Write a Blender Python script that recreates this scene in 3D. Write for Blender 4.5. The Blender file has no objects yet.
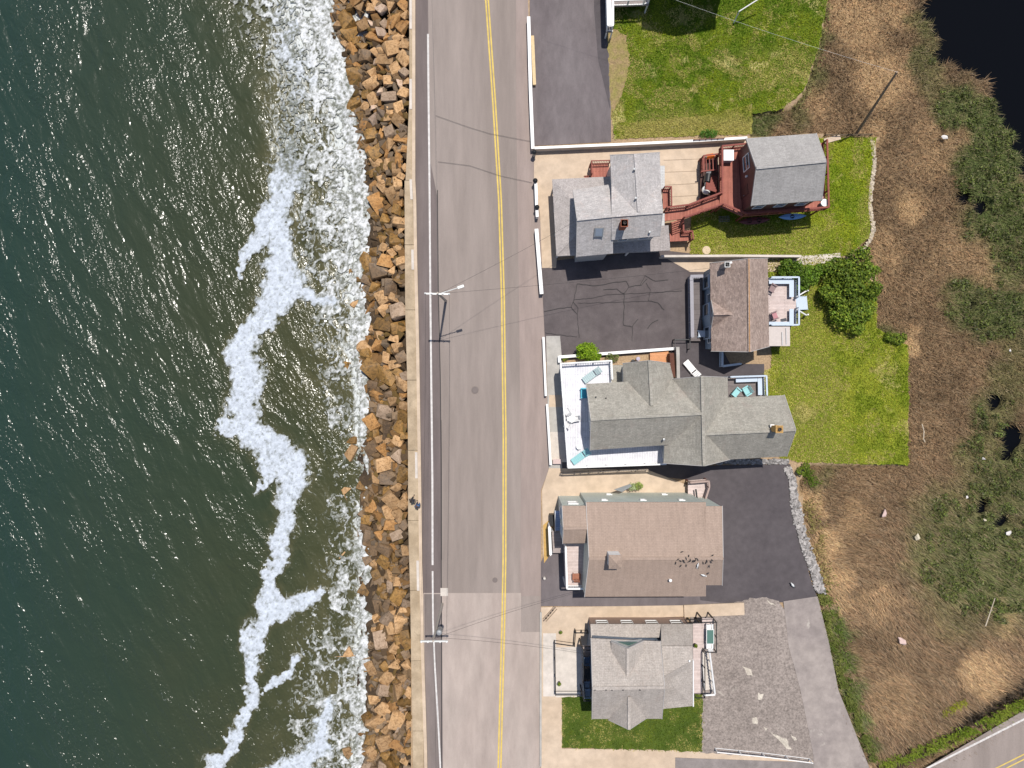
import bpy, bmesh, math, random
import numpy as np
from mathutils import Vector, Matrix, noise as mnoise
from mathutils.geometry import tessellate_polygon

random.seed(7)
RNG = np.random.default_rng(7)
R = math.radians
scene = bpy.context.scene
COL = scene.collection

# ------------------------------------------------------------------ camera
H = 68.0            # height of the camera over the road
S = 0.1             # metres per pixel on the road
cam_data = bpy.data.cameras.new('camera')
cam_data.sensor_width = 36.0
cam_data.lens = 36.0 * H / 102.4
cam_data.clip_start = 1.0
cam_data.clip_end = 3000.0
cam = bpy.data.objects.new('camera', cam_data)
COL.objects.link(cam)
cam.location = (0, 0, H)
scene.camera = cam

# ------------------------------------------------------------------ light
SHX, SHY = -0.09, -0.33        # shadow travel per metre of height
world = bpy.data.worlds.new("World")
scene.world = world
world.use_nodes = True
wn = world.node_tree.nodes
wl = world.node_tree.links
bgn = wn['Background']
sky = wn.new('ShaderNodeTexSky')
sky.sky_type = 'NISHITA'
sky.sun_disc = False
sky.sun_elevation = math.atan(1.0 / math.hypot(SHX, SHY))
sky.sun_rotation = math.atan2(-SHX, -SHY)
sky.air_density = 1.0
sky.dust_density = 1.0
wl.new(sky.outputs[0], bgn.inputs[0])
bgn.inputs[1].default_value = 0.10
sun_data = bpy.data.lights.new('sun', 'SUN')
sun_data.energy = 4.4
sun_data.angle = R(0.5)
sun_data.color = (1.0, 0.955, 0.88)
sun = bpy.data.objects.new('sun', sun_data)
COL.objects.link(sun)
sun.rotation_euler = Vector((SHX, SHY, -1)).to_track_quat('-Z', 'Y').to_euler()
sun.location = (20, 60, 90)
scene.view_settings.view_transform = 'Standard'
scene.view_settings.look = 'None'
scene.view_settings.exposure = 0.12
scene.view_settings.gamma = 1.0
scene.cycles.max_bounces = 5
scene.cycles.diffuse_bounces = 3

# ------------------------------------------------------------------ helpers
def W(px, py, z=0.0):
    f = S * (H - z) / H
    return Vector(((px - 512) * f, -(py - 384) * f, z))

def W2(px, py, z=0.0):
    v = W(px, py, z)
    return (v.x, v.y)

def link(o, parent=None):
    COL.objects.link(o)
    if parent is not None:
        o.parent = parent
    return o

def tag(o, label=None, cat=None, group=None, kind=None):
    if label: o['label'] = label
    if cat: o['category'] = cat
    if group: o['group'] = group
    if kind: o['kind'] = kind
    return o

def thing(name, label, cat, loc, group=None, rot=0.0):
    o = bpy.data.objects.new(name, None)
    o.empty_display_size = 0.3
    o.location = loc
    o.rotation_euler = (0, 0, rot)
    link(o)
    return tag(o, label, cat, group)

def origin_of(parent):
    v = Vector((0, 0, 0))
    while parent is not None:
        v += parent.location
        parent = parent.parent
    return v

class MB:
    """collects geometry in world metres (or local metres when local=True)"""
    def __init__(s):
        s.v = []; s.f = []; s.sm = False
    def add(s, vs, fs):
        b = len(s.v)
        s.v += [Vector(p) for p in vs]
        s.f += [tuple(b + i for i in f) for f in fs]
        return s
    def box(s, c, size, rot=0.0, tilt=None):
        hx, hy, hz = size[0] / 2, size[1] / 2, size[2] / 2
        m = Matrix.Rotation(rot, 3, 'Z')
        if tilt is not None:
            m = m @ tilt
        c = Vector(c)
        vs = [c + m @ Vector((x, y, z)) for z in (-hz, hz) for x, y in ((-hx, -hy), (hx, -hy), (hx, hy), (-hx, hy))]
        return s.add(vs, [(3, 2, 1, 0), (4, 5, 6, 7), (0, 1, 5, 4), (1, 2, 6, 5), (2, 3, 7, 6), (3, 0, 4, 7)])
    def beam(s, a, b, w, h):
        """a box from a to b, w wide (horizontal), h tall, top of the box at a.z / b.z + h/2"""
        a = Vector(a); b = Vector(b)
        d = (b - a)
        if d.length < 1e-5: return s
        side = Vector((-d.y, d.x, 0))
        side = side.normalized() if side.length > 1e-6 else Vector((1, 0, 0))
        up = d.normalized().cross(side)
        if up.z < 0: up = -up
        up *= h / 2; side *= w / 2
        vs = [a - side - up, a + side - up, a + side + up, a - side + up,
              b - side - up, b + side - up, b + side + up, b - side + up]
        return s.add(vs, [(0, 1, 2, 3), (7, 6, 5, 4), (0, 4, 5, 1), (1, 5, 6, 2), (2, 6, 7, 3), (3, 7, 4, 0)])
    def prism(s, poly, z0, z1):
        """poly: list of (x,y); vertical prism"""
        n = len(poly)
        area = sum(poly[i][0] * poly[(i + 1) % n][1] - poly[(i + 1) % n][0] * poly[i][1] for i in range(n))
        if area < 0: poly = poly[::-1]
        zb = z0 if hasattr(z0, '__len__') else [z0] * n
        zt = z1 if hasattr(z1, '__len__') else [z1] * n
        if area < 0:
            zb = zb[::-1]; zt = zt[::-1]
        vs = [(p[0], p[1], zb[i]) for i, p in enumerate(poly)] + [(p[0], p[1], zt[i]) for i, p in enumerate(poly)]
        tri = tessellate_polygon([[Vector((p[0], p[1], 0)) for p in poly]])
        fs = []
        for t in tri:
            a, b, c = [Vector((poly[i][0], poly[i][1], 0)) for i in t]
            if (b - a).cross(c - a).z < 0: t = (t[0], t[2], t[1])
            fs.append((t[0] + n, t[1] + n, t[2] + n)); fs.append((t[2], t[1], t[0]))
        for i in range(n):
            j = (i + 1) % n
            fs.append((i, j, j + n, i + n))
        return s.add(vs, fs)
    def slab(s, pts, t):
        """planar-ish polygon given by world points, thickness t downwards"""
        n = len(pts)
        pts = [Vector(p) for p in pts]
        area = sum(pts[i].x * pts[(i + 1) % n].y - pts[(i + 1) % n].x * pts[i].y for i in range(n))
        if area < 0: pts = pts[::-1]
        vs = pts + [p - Vector((0, 0, t)) for p in pts]
        fs = [tuple(range(n)), tuple(range(2 * n - 1, n - 1, -1))]
        for i in range(n):
            j = (i + 1) % n
            fs.append((j, i, i + n, j + n))
        return s.add(vs, fs)
    def tube(s, a, b, r0, r1=None, n=8, cap=True):
        a = Vector(a); b = Vector(b); r1 = r0 if r1 is None else r1
        d = (b - a).normalized()
        u = d.orthogonal().normalized(); w = d.cross(u)
        vs = []
        for c, r in ((a, r0), (b, r1)):
            for k in range(n):
                t = 2 * math.pi * k / n
                vs.append(c + (u * math.cos(t) + w * math.sin(t)) * r)
        fs = [(k, (k + 1) % n, (k + 1) % n + n, k + n) for k in range(n)]
        if cap:
            fs += [tuple(range(n - 1, -1, -1)), tuple(range(n, 2 * n))]
        return s.add(vs, fs)
    def rings(s, rings, n, cap=True):
        """rings: list of lists of n points"""
        vs = [p for r in rings for p in r]
        fs = []
        for i in range(len(rings) - 1):
            for k in range(n):
                a = i * n + k; b = i * n + (k + 1) % n
                fs.append((a, b, b + n, a + n))
        if cap:
            fs.append(tuple(range(n - 1, -1, -1)))
            m = (len(rings) - 1) * n
            fs.append(tuple(range(m, m + n)))
        return s.add(vs, fs)
    def lathe(s, c, prof, n=14):
        """prof: list of (radius, z)"""
        c = Vector(c)
        rs = [[c + Vector((r * math.cos(2 * math.pi * k / n), r * math.sin(2 * math.pi * k / n), z)) for k in range(n)] for r, z in prof]
        return s.rings(rs, n)
    def build(s, name, mat, parent=None, smooth=False, local=False, bevel=0.0):
        off = Vector((0, 0, 0)) if local else origin_of(parent)
        rotz = 0.0
        me = bpy.data.meshes.new(name)
        vs = [v - off for v in s.v]
        me.from_pydata([tuple(v) for v in vs], [], s.f)
        me.validate()
        uv = me.uv_layers.new(name='UVMap')
        data = np.zeros(len(me.loops) * 2)
        Z = Vector((0, 0, 1))
        for p in me.polygons:
            n = p.normal
            if abs(n.z) > 0.995 or n.length < .5:
                u = Vector((1, 0, 0)); w = Vector((0, 1, 0))
            else:
                u = Z.cross(n).normalized(); w = n.cross(u)
            for li in p.loop_indices:
                co = me.vertices[me.loops[li].vertex_index].co
                data[2 * li] = co.dot(u); data[2 * li + 1] = co.dot(w)
        uv.data.foreach_set('uv', data)
        if mat is not None: me.materials.append(mat)
        if smooth:
            me.polygons.foreach_set('use_smooth', [True] * len(me.polygons))
        o = bpy.data.objects.new(name, me)
        link(o, parent)
        if bevel > 0:
            md = o.modifiers.new('bevel', 'BEVEL'); md.width = bevel; md.segments = 2; md.limit_method = 'ANGLE'
        return o

def np_mesh(name, verts, faces_flat, nper, mat, col=None, smooth=False, attrs=None):
    """fast mesh from numpy: all faces have nper corners"""
    me = bpy.data.meshes.new(name)
    nv = len(verts); nf = len(faces_flat) // nper
    me.vertices.add(nv)
    me.vertices.foreach_set('co', np.asarray(verts, dtype=np.float32).ravel())
    me.loops.add(nf * nper)
    me.loops.foreach_set('vertex_index', np.asarray(faces_flat, dtype=np.int32))
    me.polygons.add(nf)
    me.polygons.foreach_set('loop_start', np.arange(0, nf * nper, nper, dtype=np.int32))
    try:
        me.polygons.foreach_set('loop_total', np.full(nf, nper, dtype=np.int32))
    except Exception:
        pass
    if smooth:
        me.polygons.foreach_set('use_smooth', np.ones(nf, dtype=bool))
    me.update(calc_edges=True)
    if col is not None:
        a = me.color_attributes.new('Col', 'FLOAT_COLOR', 'POINT')
        c = np.ones((nv, 4), dtype=np.float32); c[:, :3] = col
        a.data.foreach_set('color', c.ravel())
    if attrs:
        for k, val in attrs.items():
            a = me.attributes.new(k, 'FLOAT', 'POINT')
            a.data.foreach_set('value', np.asarray(val, dtype=np.float32))
    if mat is not None: me.materials.append(mat)
    o = bpy.data.objects.new(name, me)
    COL.objects.link(o)
    return o

# ---- numpy noise
_perm = np.random.default_rng(3).random((256, 256))
def vnoise(x, y):
    xi = np.floor(x).astype(int); yi = np.floor(y).astype(int)
    fx = x - xi; fy = y - yi
    fx = fx * fx * (3 - 2 * fx); fy = fy * fy * (3 - 2 * fy)
    a = _perm[xi % 256, yi % 256]; b = _perm[(xi + 1) % 256, yi % 256]
    c = _perm[xi % 256, (yi + 1) % 256]; d = _perm[(xi + 1) % 256, (yi + 1) % 256]
    return (a * (1 - fx) + b * fx) * (1 - fy) + (c * (1 - fx) + d * fx) * fy
def fbm(x, y, o=4, g=0.5):
    t = 0; a = 1; n = 0
    for i in range(o):
        t = t + a * vnoise(x + 17.3 * i, y + 9.1 * i); n += a
        x = x * 2.03; y = y * 2.03; a *= g
    return t / n
def ridged(x, y, o=4):
    t = 0; a = 1; n = 0
    for i in range(o):
        t = t + a * (1 - np.abs(2 * vnoise(x + 31.7 * i, y + 5.3 * i) - 1)); n += a
        x = x * 2.1; y = y * 2.1; a *= 0.55
    return t / n
def inpoly(px, py, poly):
    r = np.zeros(px.shape, bool)
    n = len(poly)
    for i in range(n):
        x0, y0 = poly[i]; x1, y1 = poly[(i + 1) % n]
        if y0 == y1: continue
        c = ((y0 > py) != (y1 > py)) & (px < (x1 - x0) * (py - y0) / (y1 - y0) + x0)
        r ^= c
    return r
def segdist(px, py, a, b):
    ax, ay = a; bx, by = b
    dx, dy = bx - ax, by - ay
    t = np.clip(((px - ax) * dx + (py - ay) * dy) / (dx * dx + dy * dy + 1e-9), 0, 1)
    return np.hypot(px - ax - t * dx, py - ay - t * dy), t
def sstep(a, b, x):
    t = np.clip((x - a) / (b - a), 0, 1)
    return t * t * (3 - 2 * t)

# ------------------------------------------------------------------ materials
def newmat(name):
    m = bpy.data.materials.new(name); m.use_nodes = True
    nt = m.node_tree; b = nt.nodes['Principled BSDF']
    return m, nt, nt.nodes, nt.links, b
def ramp(nt, fac, stops):
    r = nt.nodes.new('ShaderNodeValToRGB')
    while len(r.color_ramp.elements) < len(stops): r.color_ramp.elements.new(0.5)
    for e, (p, c) in zip(r.color_ramp.elements, stops):
        e.position = p; e.color = (c[0], c[1], c[2], 1) if hasattr(c, '__len__') else (c, c, c, 1)
    nt.links.new(fac, r.inputs[0])
    return r.outputs[0]
def noise_n(nt, vec, scale, detail=4, rough=.6, dist=0.0):
    n = nt.nodes.new('ShaderNodeTexNoise')
    n.inputs['Scale'].default_value = scale; n.inputs['Detail'].default_value = detail
    n.inputs['Roughness'].default_value = rough; n.inputs['Distortion'].default_value = dist
    nt.links.new(vec, n.inputs['Vector'])
    return n.outputs['Fac']
def mixc(nt, fac, a, b, mode='MIX'):
    m = nt.nodes.new('ShaderNodeMix'); m.data_type = 'RGBA'; m.blend_type = mode
    for sock, v in ((m.inputs[0], fac), (m.inputs[6], a), (m.inputs[7], b)):
        if hasattr(v, 'links') or hasattr(v, 'is_linked'): nt.links.new(v, sock)
        elif hasattr(v, '__len__'): sock.default_value = (v[0], v[1], v[2], 1)
        else: sock.default_value = v
    return m.outputs[2]
def coords(nt, kind='Position', scale=None, rot=None):
    if kind == 'Position':
        o = nt.nodes.new('ShaderNodeNewGeometry').outputs['Position']
    else:
        o = nt.nodes.new('ShaderNodeTexCoord').outputs[kind]
    if scale or rot:
        mp = nt.nodes.new('ShaderNodeMapping')
        if scale: mp.inputs['Scale'].default_value = scale
        if rot: mp.inputs['Rotation'].default_value = rot
        nt.links.new(o, mp.inputs[0]); o = mp.outputs[0]
    return o
def bump(nt, h, dist, strength=1.0, prev=None):
    b = nt.nodes.new('ShaderNodeBump')
    b.inputs['Strength'].default_value = strength; b.inputs['Distance'].default_value = dist
    nt.links.new(h, b.inputs['Height'])
    if prev is not None: nt.links.new(prev, b.inputs['Normal'])
    return b.outputs[0]

_cache = {}
def ground_mat(name, c1, c2, big=.15, mid=1.2, fine=9.0, fine_amt=.25, stain=None, rough=.9, bd=.01, stretch=None, warp=0.0):
    if name in _cache: return _cache[name]
    m, nt, N, L, b = newmat(name)
    v = coords(nt)
    vs = coords(nt, scale=stretch) if stretch else v
    f1 = noise_n(nt, vs, big, 5, .6, warp)
    base = mixc(nt, ramp(nt, f1, [(.35, 0), (.65, 1)]), c1, c2)
    f2 = noise_n(nt, vs, mid, 5, .65)
    base = mixc(nt, 1.0, base, ramp(nt, f2, [(.25, .82), (.75, 1.16)]), 'MULTIPLY')
    f3 = noise_n(nt, v, fine, 3, .7)
    base = mixc(nt, 1.0, base, ramp(nt, f3, [(.25, 1 - fine_amt), (.75, 1 + fine_amt)]), 'MULTIPLY')
    if stain:
        f4 = noise_n(nt, v, stain[1], 6, .7, .6)
        base = mixc(nt, ramp(nt, f4, [(stain[2], 0), (stain[2] + .08, 1)]), base, stain[0])
    L.new(base, b.inputs['Base Color'])
    b.inputs['Roughness'].default_value = rough
    b.inputs['Specular IOR Level'].default_value = .25
    L.new(bump(nt, f3, bd), b.inputs['Normal'])
    _cache[name] = m
    return m

def roof_mat(name, c1, c2, tone=.12, worn=None, bw=.33, bh=.145, sp=.22):
    if name in _cache: return _cache[name]
    m, nt, N, L, b = newmat(name)
    uv = coords(nt, 'UV')
    br = N.new('ShaderNodeTexBrick')
    br.inputs['Scale'].default_value = 1.0
    br.inputs['Brick Width'].default_value = bw; br.inputs['Row Height'].default_value = bh
    br.inputs['Mortar Size'].default_value = .006
    br.inputs['Color1'].default_value = (1 - tone, 1 - tone, 1 - tone, 1)
    br.inputs['Color2'].default_value = (1 + tone, 1 + tone, 1 + tone, 1)
    br.inputs['Mortar'].default_value = (.72, .72, .72, 1)
    br.offset = .5; L.new(uv, br.inputs['Vector'])
    v = coords(nt)
    base = mixc(nt, ramp(nt, noise_n(nt, v, .5, 6, .65, .4), [(.3, 0), (.7, 1)]), c1, c2)
    base = mixc(nt, 1.0, base, br.outputs['Color'], 'MULTIPLY')
    base = mixc(nt, 1.0, base, ramp(nt, noise_n(nt, v, 7, 3, .8), [(.3, 1 - sp), (.7, 1 + sp)]), 'MULTIPLY')
    if worn:
        base = mixc(nt, ramp(nt, noise_n(nt, v, .9, 7, .75, .8), [(.55, 0), (.66, worn[1])]), base, worn[0])
    # streaks that run down the slope
    us = coords(nt, 'UV', scale=(2.2, .25, 1))
    base = mixc(nt, 1.0, base, ramp(nt, noise_n(nt, us, 1.6, 4, .6), [(.3, .9), (.7, 1.08)]), 'MULTIPLY')
    L.new(base, b.inputs['Base Color'])
    b.inputs['Roughness'].default_value = .93; b.inputs['Specular IOR Level'].default_value = .2
    L.new(bump(nt, br.outputs['Fac'], .012, -1.0 * .6 + 1.2), b.inputs['Normal'])
    _cache[name] = m
    return m

def siding_mat(name, c, row=.16, vertical=False, dirt=.12):
    if name in _cache: return _cache[name]
    m, nt, N, L, b = newmat(name)
    uv = coords(nt, 'UV', rot=(0, 0, R(90)) if vertical else None)
    br = N.new('ShaderNodeTexBrick'); br.inputs['Scale'].default_value = 1
    br.inputs['Brick Width'].default_value = 3.2; br.inputs['Row Height'].default_value = row
    br.inputs['Mortar Size'].default_value = .007
    br.inputs['Color1'].default_value = (.96, .96, .96, 1); br.inputs['Color2'].default_value = (1.04, 1.04, 1.04, 1)
    br.inputs['Mortar'].default_value = (.5, .5, .5, 1)
    L.new(uv, br.inputs['Vector'])
    v = coords(nt)
    base = mixc(nt, 1.0, c, br.outputs['Color'], 'MULTIPLY')
    base = mixc(nt, 1.0, base, ramp(nt, noise_n(nt, v, .8, 6, .7), [(.3, 1 - dirt), (.7, 1.03)]), 'MULTIPLY')
    L.new(base, b.inputs['Base Color'])
    b.inputs['Roughness'].default_value = .6
    L.new(bump(nt, br.outputs['Fac'], .01, .5), b.inputs['Normal'])
    _cache[name] = m
    return m

def plank_mat(name, c1, c2, w=.14, rot=0.0, rough=.8):
    if name in _cache: return _cache[name]
    m, nt, N, L, b = newmat(name)
    uv = coords(nt, 'UV', rot=(0, 0, R(rot)))
    br = N.new('ShaderNodeTexBrick'); br.inputs['Scale'].default_value = 1
    br.inputs['Brick Width'].default_value = 3.0; br.inputs['Row Height'].default_value = w
    br.inputs['Mortar Size'].default_value = .009; br.inputs['Bias'].default_value = 0
    br.inputs['Color1'].default_value = (*c1, 1); br.inputs['Color2'].default_value = (*c2, 1)
    br.inputs['Mortar'].default_value = (c1[0] * .3, c1[1] * .3, c1[2] * .3, 1)
    L.new(uv, br.inputs['Vector'])
    base = mixc(nt, 1.0, br.outputs['Color'], ramp(nt, noise_n(nt, coords(nt), 1.5, 6, .75), [(.3, .8), (.7, 1.15)]), 'MULTIPLY')
    L.new(base, b.inputs['Base Color']); b.inputs['Roughness'].default_value = rough
    L.new(bump(nt, br.outputs['Fac'], .01, .4), b.inputs['Normal'])
    _cache[name] = m
    return m

def plain(name, c, rough=.6, metal=0.0, var=.1, scale=4.0, spec=.4):
    if name in _cache: return _cache[name]
    m, nt, N, L, b = newmat(name)
    v = coords(nt)
    base = mixc(nt, 1.0, c, ramp(nt, noise_n(nt, v, scale, 5, .7), [(.3, 1 - var), (.7, 1 + var * .5)]), 'MULTIPLY')
    L.new(base, b.inputs['Base Color'])
    b.inputs['Roughness'].default_value = rough; b.inputs['Metallic'].default_value = metal
    b.inputs['Specular IOR Level'].default_value = spec
    _cache[name] = m
    return m

def attr_mat(name, rough=.8, scale=None, amt=.2, trans=0.0):
    if name in _cache: return _cache[name]
    m, nt, N, L, b = newmat(name)
    a = N.new('ShaderNodeVertexColor'); a.layer_name = 'Col'
    base = a.outputs[0]
    if scale:
        f = noise_n(nt, coords(nt), scale, 5, .75)
        base = mixc(nt, 1.0, base, ramp(nt, f, [(.25, 1 - amt), (.75, 1 + amt)]), 'MULTIPLY')
        L.new(bump(nt, f, .05), b.inputs['Normal'])
    L.new(base, b.inputs['Base Color'])
    b.inputs['Roughness'].default_value = rough; b.inputs['Specular IOR Level'].default_value = .2
    _cache[name] = m
    return m

M_ASPH_ROAD = ground_mat('road_asphalt', (.218, .180, .160), (.265, .222, .200), .12, .8, 14, .12, None, .9, .004, (1, .12, 1))
M_SHOULDER = ground_mat('shoulder_asphalt', (.125, .10, .096), (.16, .13, .123), .2, 1.2, 14, .12, None, .9, .004, (1, .15, 1))
M_PATCH = ground_mat('patch_asphalt', (.33, .27, .24), (.37, .31, .275), .2, .9, 14, .09, None, .9, .004, (1, .25, 1))
M_EDGE_PAVE = ground_mat('pinkish_paving', (.285, .226, .202), (.262, .210, .190), .15, 1.0, 12, .08, None, .9, .004, (1, .15, 1))
M_DRIVE_DARK = ground_mat('dark_driveway', (.072, .062, .066), (.088, .076, .080), .25, 1.4, 14, .1, None, .85, .004)
M_DRIVE_MID = ground_mat('worn_driveway', (.125, .105, .108), (.16, .138, .14), .25, 1.3, 14, .1, None, .9, .004, (1, .4, 1))
M_DRIVE_CRACK = ground_mat('cracked_driveway', (.088, .073, .074), (.115, .097, .097), .3, 1.1, 12, .12, None, .9, .004)
M_DRIVE_PALE = ground_mat('pale_driveway', (.24, .205, .192), (.30, .258, .236), .25, 1.0, 14, .1, ((.40, .36, .32), .35, .60), .9, .004)
M_CONC = ground_mat('warm_concrete', (.46, .355, .26), (.52, .41, .31), .2, 1.0, 12, .05, None, .85, .003)
M_CONC_PALE = ground_mat('pale_concrete', (.49, .44, .39), (.56, .50, .45), .25, 1.3, 12, .06, None, .85, .003)
M_CONC_GREY = ground_mat('grey_concrete', (.33, .31, .29), (.40, .38, .35), .25, 1.3, 12, .08, None, .85, .003)
M_SEAWALL = ground_mat('seawall_concrete', (.33, .25, .165), (.42, .33, .23), .3, 1.2, 9, .12, ((.28, .22, .15), .5, .62), .9, .01)
M_GRAVEL = ground_mat('gravel', (.215, .18, .16), (.275, .232, .208), .2, 1.5, 5.5, .5, ((.40, .36, .31), .4, .64), .95, .05)
M_SOIL = ground_mat('sandy_soil', (.36, .26, .17), (.28, .2, .12), .3, 1.5, 7, .25, None, .95, .03)
M_WHITE = plain('white_paint', (.74, .73, .72), .5, 0, .06)
M_ROADWHITE = plain('road_white', (.56, .53, .51), .8, 0, .25, 2.5)
M_ROADYELLOW = plain('road_yellow', (.58, .42, .10), .8, 0, .22, 1.5)
M_CRACK_LINE = plain('crack_and_line', (.022, .02, .021), .7, 0, .1)
M_BLACK = plain('black_metal', (.02, .02, .022), .45, .3, .1)
M_GREYM = plain('grey_metal', (.32, .33, .34), .45, .5, .1)
M_RED = plank_mat('red_planks', (.30, .095, .065), (.38, .135, .095), .14, 90)
M_REDRAIL = plain('red_rail', (.22, .055, .04), .7, 0, .2)
M_PALEBLUE = plain('pale_blue_paint', (.44, .51, .60), .55, 0, .06)
M_TRUNK = plain('bark', (.12, .085, .055), .95, 0, .3, 8)

# glass
def glass_mat(name, c=(.03, .045, .06), rough=.06):
    m, nt, N, L, b = newmat(name)
    b.inputs['Base Color'].default_value = (*c, 1); b.inputs['Roughness'].default_value = rough
    b.inputs['Specular IOR Level'].default_value = .8
    return m
M_GLASS = glass_mat('window_glass')
# ================================================================== TERRAIN
SEA = -2.4
DEV = [(404, -900), (838, -900), (828, 0), (818, 55), (804, 95), (790, 108), (752, 112), (750, 136), (815, 134), (880, 137), (872, 170), (872, 232),
       (852, 256), (878, 280), (876, 330), (908, 345), (908, 466), (812, 465), (800, 480), (806, 530), (814, 585), (825, 640),
       (839, 700), (861, 760), (905, 790), (1000, 735), (1200, 620), (6000, -2200), (6000, 9000), (404, 9000)]
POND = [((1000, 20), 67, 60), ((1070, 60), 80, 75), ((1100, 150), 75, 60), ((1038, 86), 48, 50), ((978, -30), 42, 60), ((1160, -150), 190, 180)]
HOLES = [(968, 195, 8), (984, 203, 9), (975, 305, 5), (999, 401, 9), (1016, 438, 14), (1012, 455, 8), (985, 506, 8), (1004, 520, 8), (878, 770, 1)]  # dark gaps in the marsh, their shade made by black ground and water
DITCH = [(880, 775), (930, 752), (975, 722), (1030, 690), (1120, 640)]
LOWG = [(925, 20, 16, .55), (928, 60, 16, .6), (962, 100, 22, .9), (985, 118, 24, 1), (1012, 138, 22, 1), (1000, 150, 34, 1), (1010, 215, 42, 1), (975, 165, 20, .9), (985, 180, 28, 1), (1015, 260, 26, .7), (975, 308, 30, .8), (1005, 310, 26, 1), (990, 560, 62, .8),
        (955, 530, 45, .6), (1012, 590, 40, .8), (1010, 480, 50, .75), (985, 455, 30, .55), (940, 560, 35, .6), (965, 600, 40, .45), (1020, 380, 30, .5), (995, 410, 28, .6), (1020, 340, 22, .5),
        (838, 632, 12, 1), (843, 660, 12, 1), (850, 692, 12, 1), (858, 722, 12, .9), (833, 610, 8, .7), (868, 748, 10, .8),
        (935, 80, 20, .5), (960, 110, 20, .8), (945, 105, 14, .7), (815, 75, 14, .6), (760, 120, 18, .9), (822, 40, 8, .6), (800, 112, 14, .5), (930, 40, 12, .5),
        (893, 337, 14, .6), (822, 478, 14, .4)]
PALE = [(885, 75, 30, .9), (860, 20, 34, .8), (900, 10, 18, .7), (875, 130, 16, .6), (912, 205, 16, .9), (815, 500, 12, 1), (826, 545, 20, 1), (836, 580, 16, .9), (842, 605, 14, .8), (855, 520, 18, .4),
        (985, 672, 26, .9), (1008, 620, 16, 1), (1000, 605, 12, .9), (912, 345, 9, 1), (918, 330, 9, .8), (885, 250, 22, .5), (895, 700, 30, .35), (878, 600, 22, .5), (940, 150, 30, .4),
        (960, 250, 30, .35), (990, 265, 22, .5), (820, 100, 16, .5), (812, 85, 10, .8), (870, 280, 16, .5)]

def blobs(px, py, L):
    r = np.zeros(px.shape)
    wx = (fbm(px * .06, py * .06, 3) - .5) * 26; wy = (fbm(px * .06 + 50, py * .06 + 9, 3) - .5) * 26
    for bx, by, br, s in L:
        d = np.hypot(px + wx - bx, py + wy - by)
        r = np.maximum(r, s * sstep(br * 1.35, br * .55, d))
    return r
def pond_gap_f(px, py):
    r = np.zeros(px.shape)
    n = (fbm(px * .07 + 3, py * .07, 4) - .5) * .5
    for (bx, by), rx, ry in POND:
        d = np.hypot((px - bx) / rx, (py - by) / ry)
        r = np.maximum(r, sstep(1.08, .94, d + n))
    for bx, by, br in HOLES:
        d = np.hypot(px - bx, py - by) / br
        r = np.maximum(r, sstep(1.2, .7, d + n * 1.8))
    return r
def ditch_f(px, py):
    d = np.full(px.shape, 1e9)
    for a, b in zip(DITCH[:-1], DITCH[1:]):
        d = np.minimum(d, segdist(px, py, a, b)[0])
    n = (fbm(px * .12, py * .12, 3) - .5) * 10
    return sstep(11, 4, d + n)

def marsh_cols(px, py):
    green = blobs(px, py, LOWG); pale = blobs(px, py, PALE)
    v = fbm(px * .05, py * .05, 4)
    brown = np.array([.222, .150, .084])[None] * (0.6 + .8 * v[:, None])
    pal = np.array([.46, .31, .165])[None]
    gr = np.array([.098, .125, .038])[None] * (0.7 + .7 * v[:, None])
    n = fbm(px * .25 + 7, py * .25, 3)
    p = np.clip(pale + (n - .5) * .7 * (pale > .05), 0, 1)[:, None]
    g = np.clip(green * 1.0 + (n - .5) * .5 * (green > .05), 0, 1)[:, None]
    return brown * (1 - p) * (1 - g) + pal * p * (1 - g) + gr * g, green, pale

def axis(parts):
    a = []
    for lo, hi, st in parts: a += list(np.arange(lo, hi, st))
    a.append(parts[-1][1]); return np.array(a)
def grid_mesh(xs, ys):
    X, Y = np.meshgrid(xs, ys, indexing='ij')
    nx, ny = len(xs), len(ys)
    I = np.arange(nx * ny).reshape(nx, ny)
    F = np.stack([I[:-1, :-1], I[1:, :-1], I[1:, 1:], I[:-1, 1:]], -1).reshape(-1, 4)
    return X.ravel(), Y.ravel(), F

X0 = W(411, 384).x
xs = axis([(X0, 22, 1.0), (22, 60, .35), (60, 100, 4), (100, 900, 80)])
ys = axis([(-900, -100, 80), (-100, -44, 4), (-44, 44, .35), (44, 100, 4), (100, 900, 80)])
gx, gy, gf = grid_mesh(xs, ys)
gpx = gx / S + 512; gpy = 384 - gy / S
dev = inpoly(gpx, gpy, DEV)
far = (gx > 75) | (np.abs(gy) > 75)
pf = pond_gap_f(gpx, gpy); df = ditch_f(gpx, gpy)
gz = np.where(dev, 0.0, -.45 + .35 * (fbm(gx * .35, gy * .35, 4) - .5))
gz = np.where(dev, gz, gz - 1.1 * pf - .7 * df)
cols, _g, _p = marsh_cols(gpx, gpy)
cols = cols * .72
soil = np.array([.34, .24, .15])[None] * (0.8 + .4 * fbm(gx * .8, gy * .8, 4)[:, None])
cols = np.where(dev[:, None], soil, cols)
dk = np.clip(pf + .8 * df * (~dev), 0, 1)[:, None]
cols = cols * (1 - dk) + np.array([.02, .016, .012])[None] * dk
M_TERRAIN = attr_mat('marsh_ground', .95, 5.0, .45)
ground = np_mesh('ground', np.stack([gx, gy, gz], 1), gf.ravel(), 4, M_TERRAIN, cols, True)
tag(ground, 'brown marsh soil and sandy ground behind the houses', 'ground', kind='structure')

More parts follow.
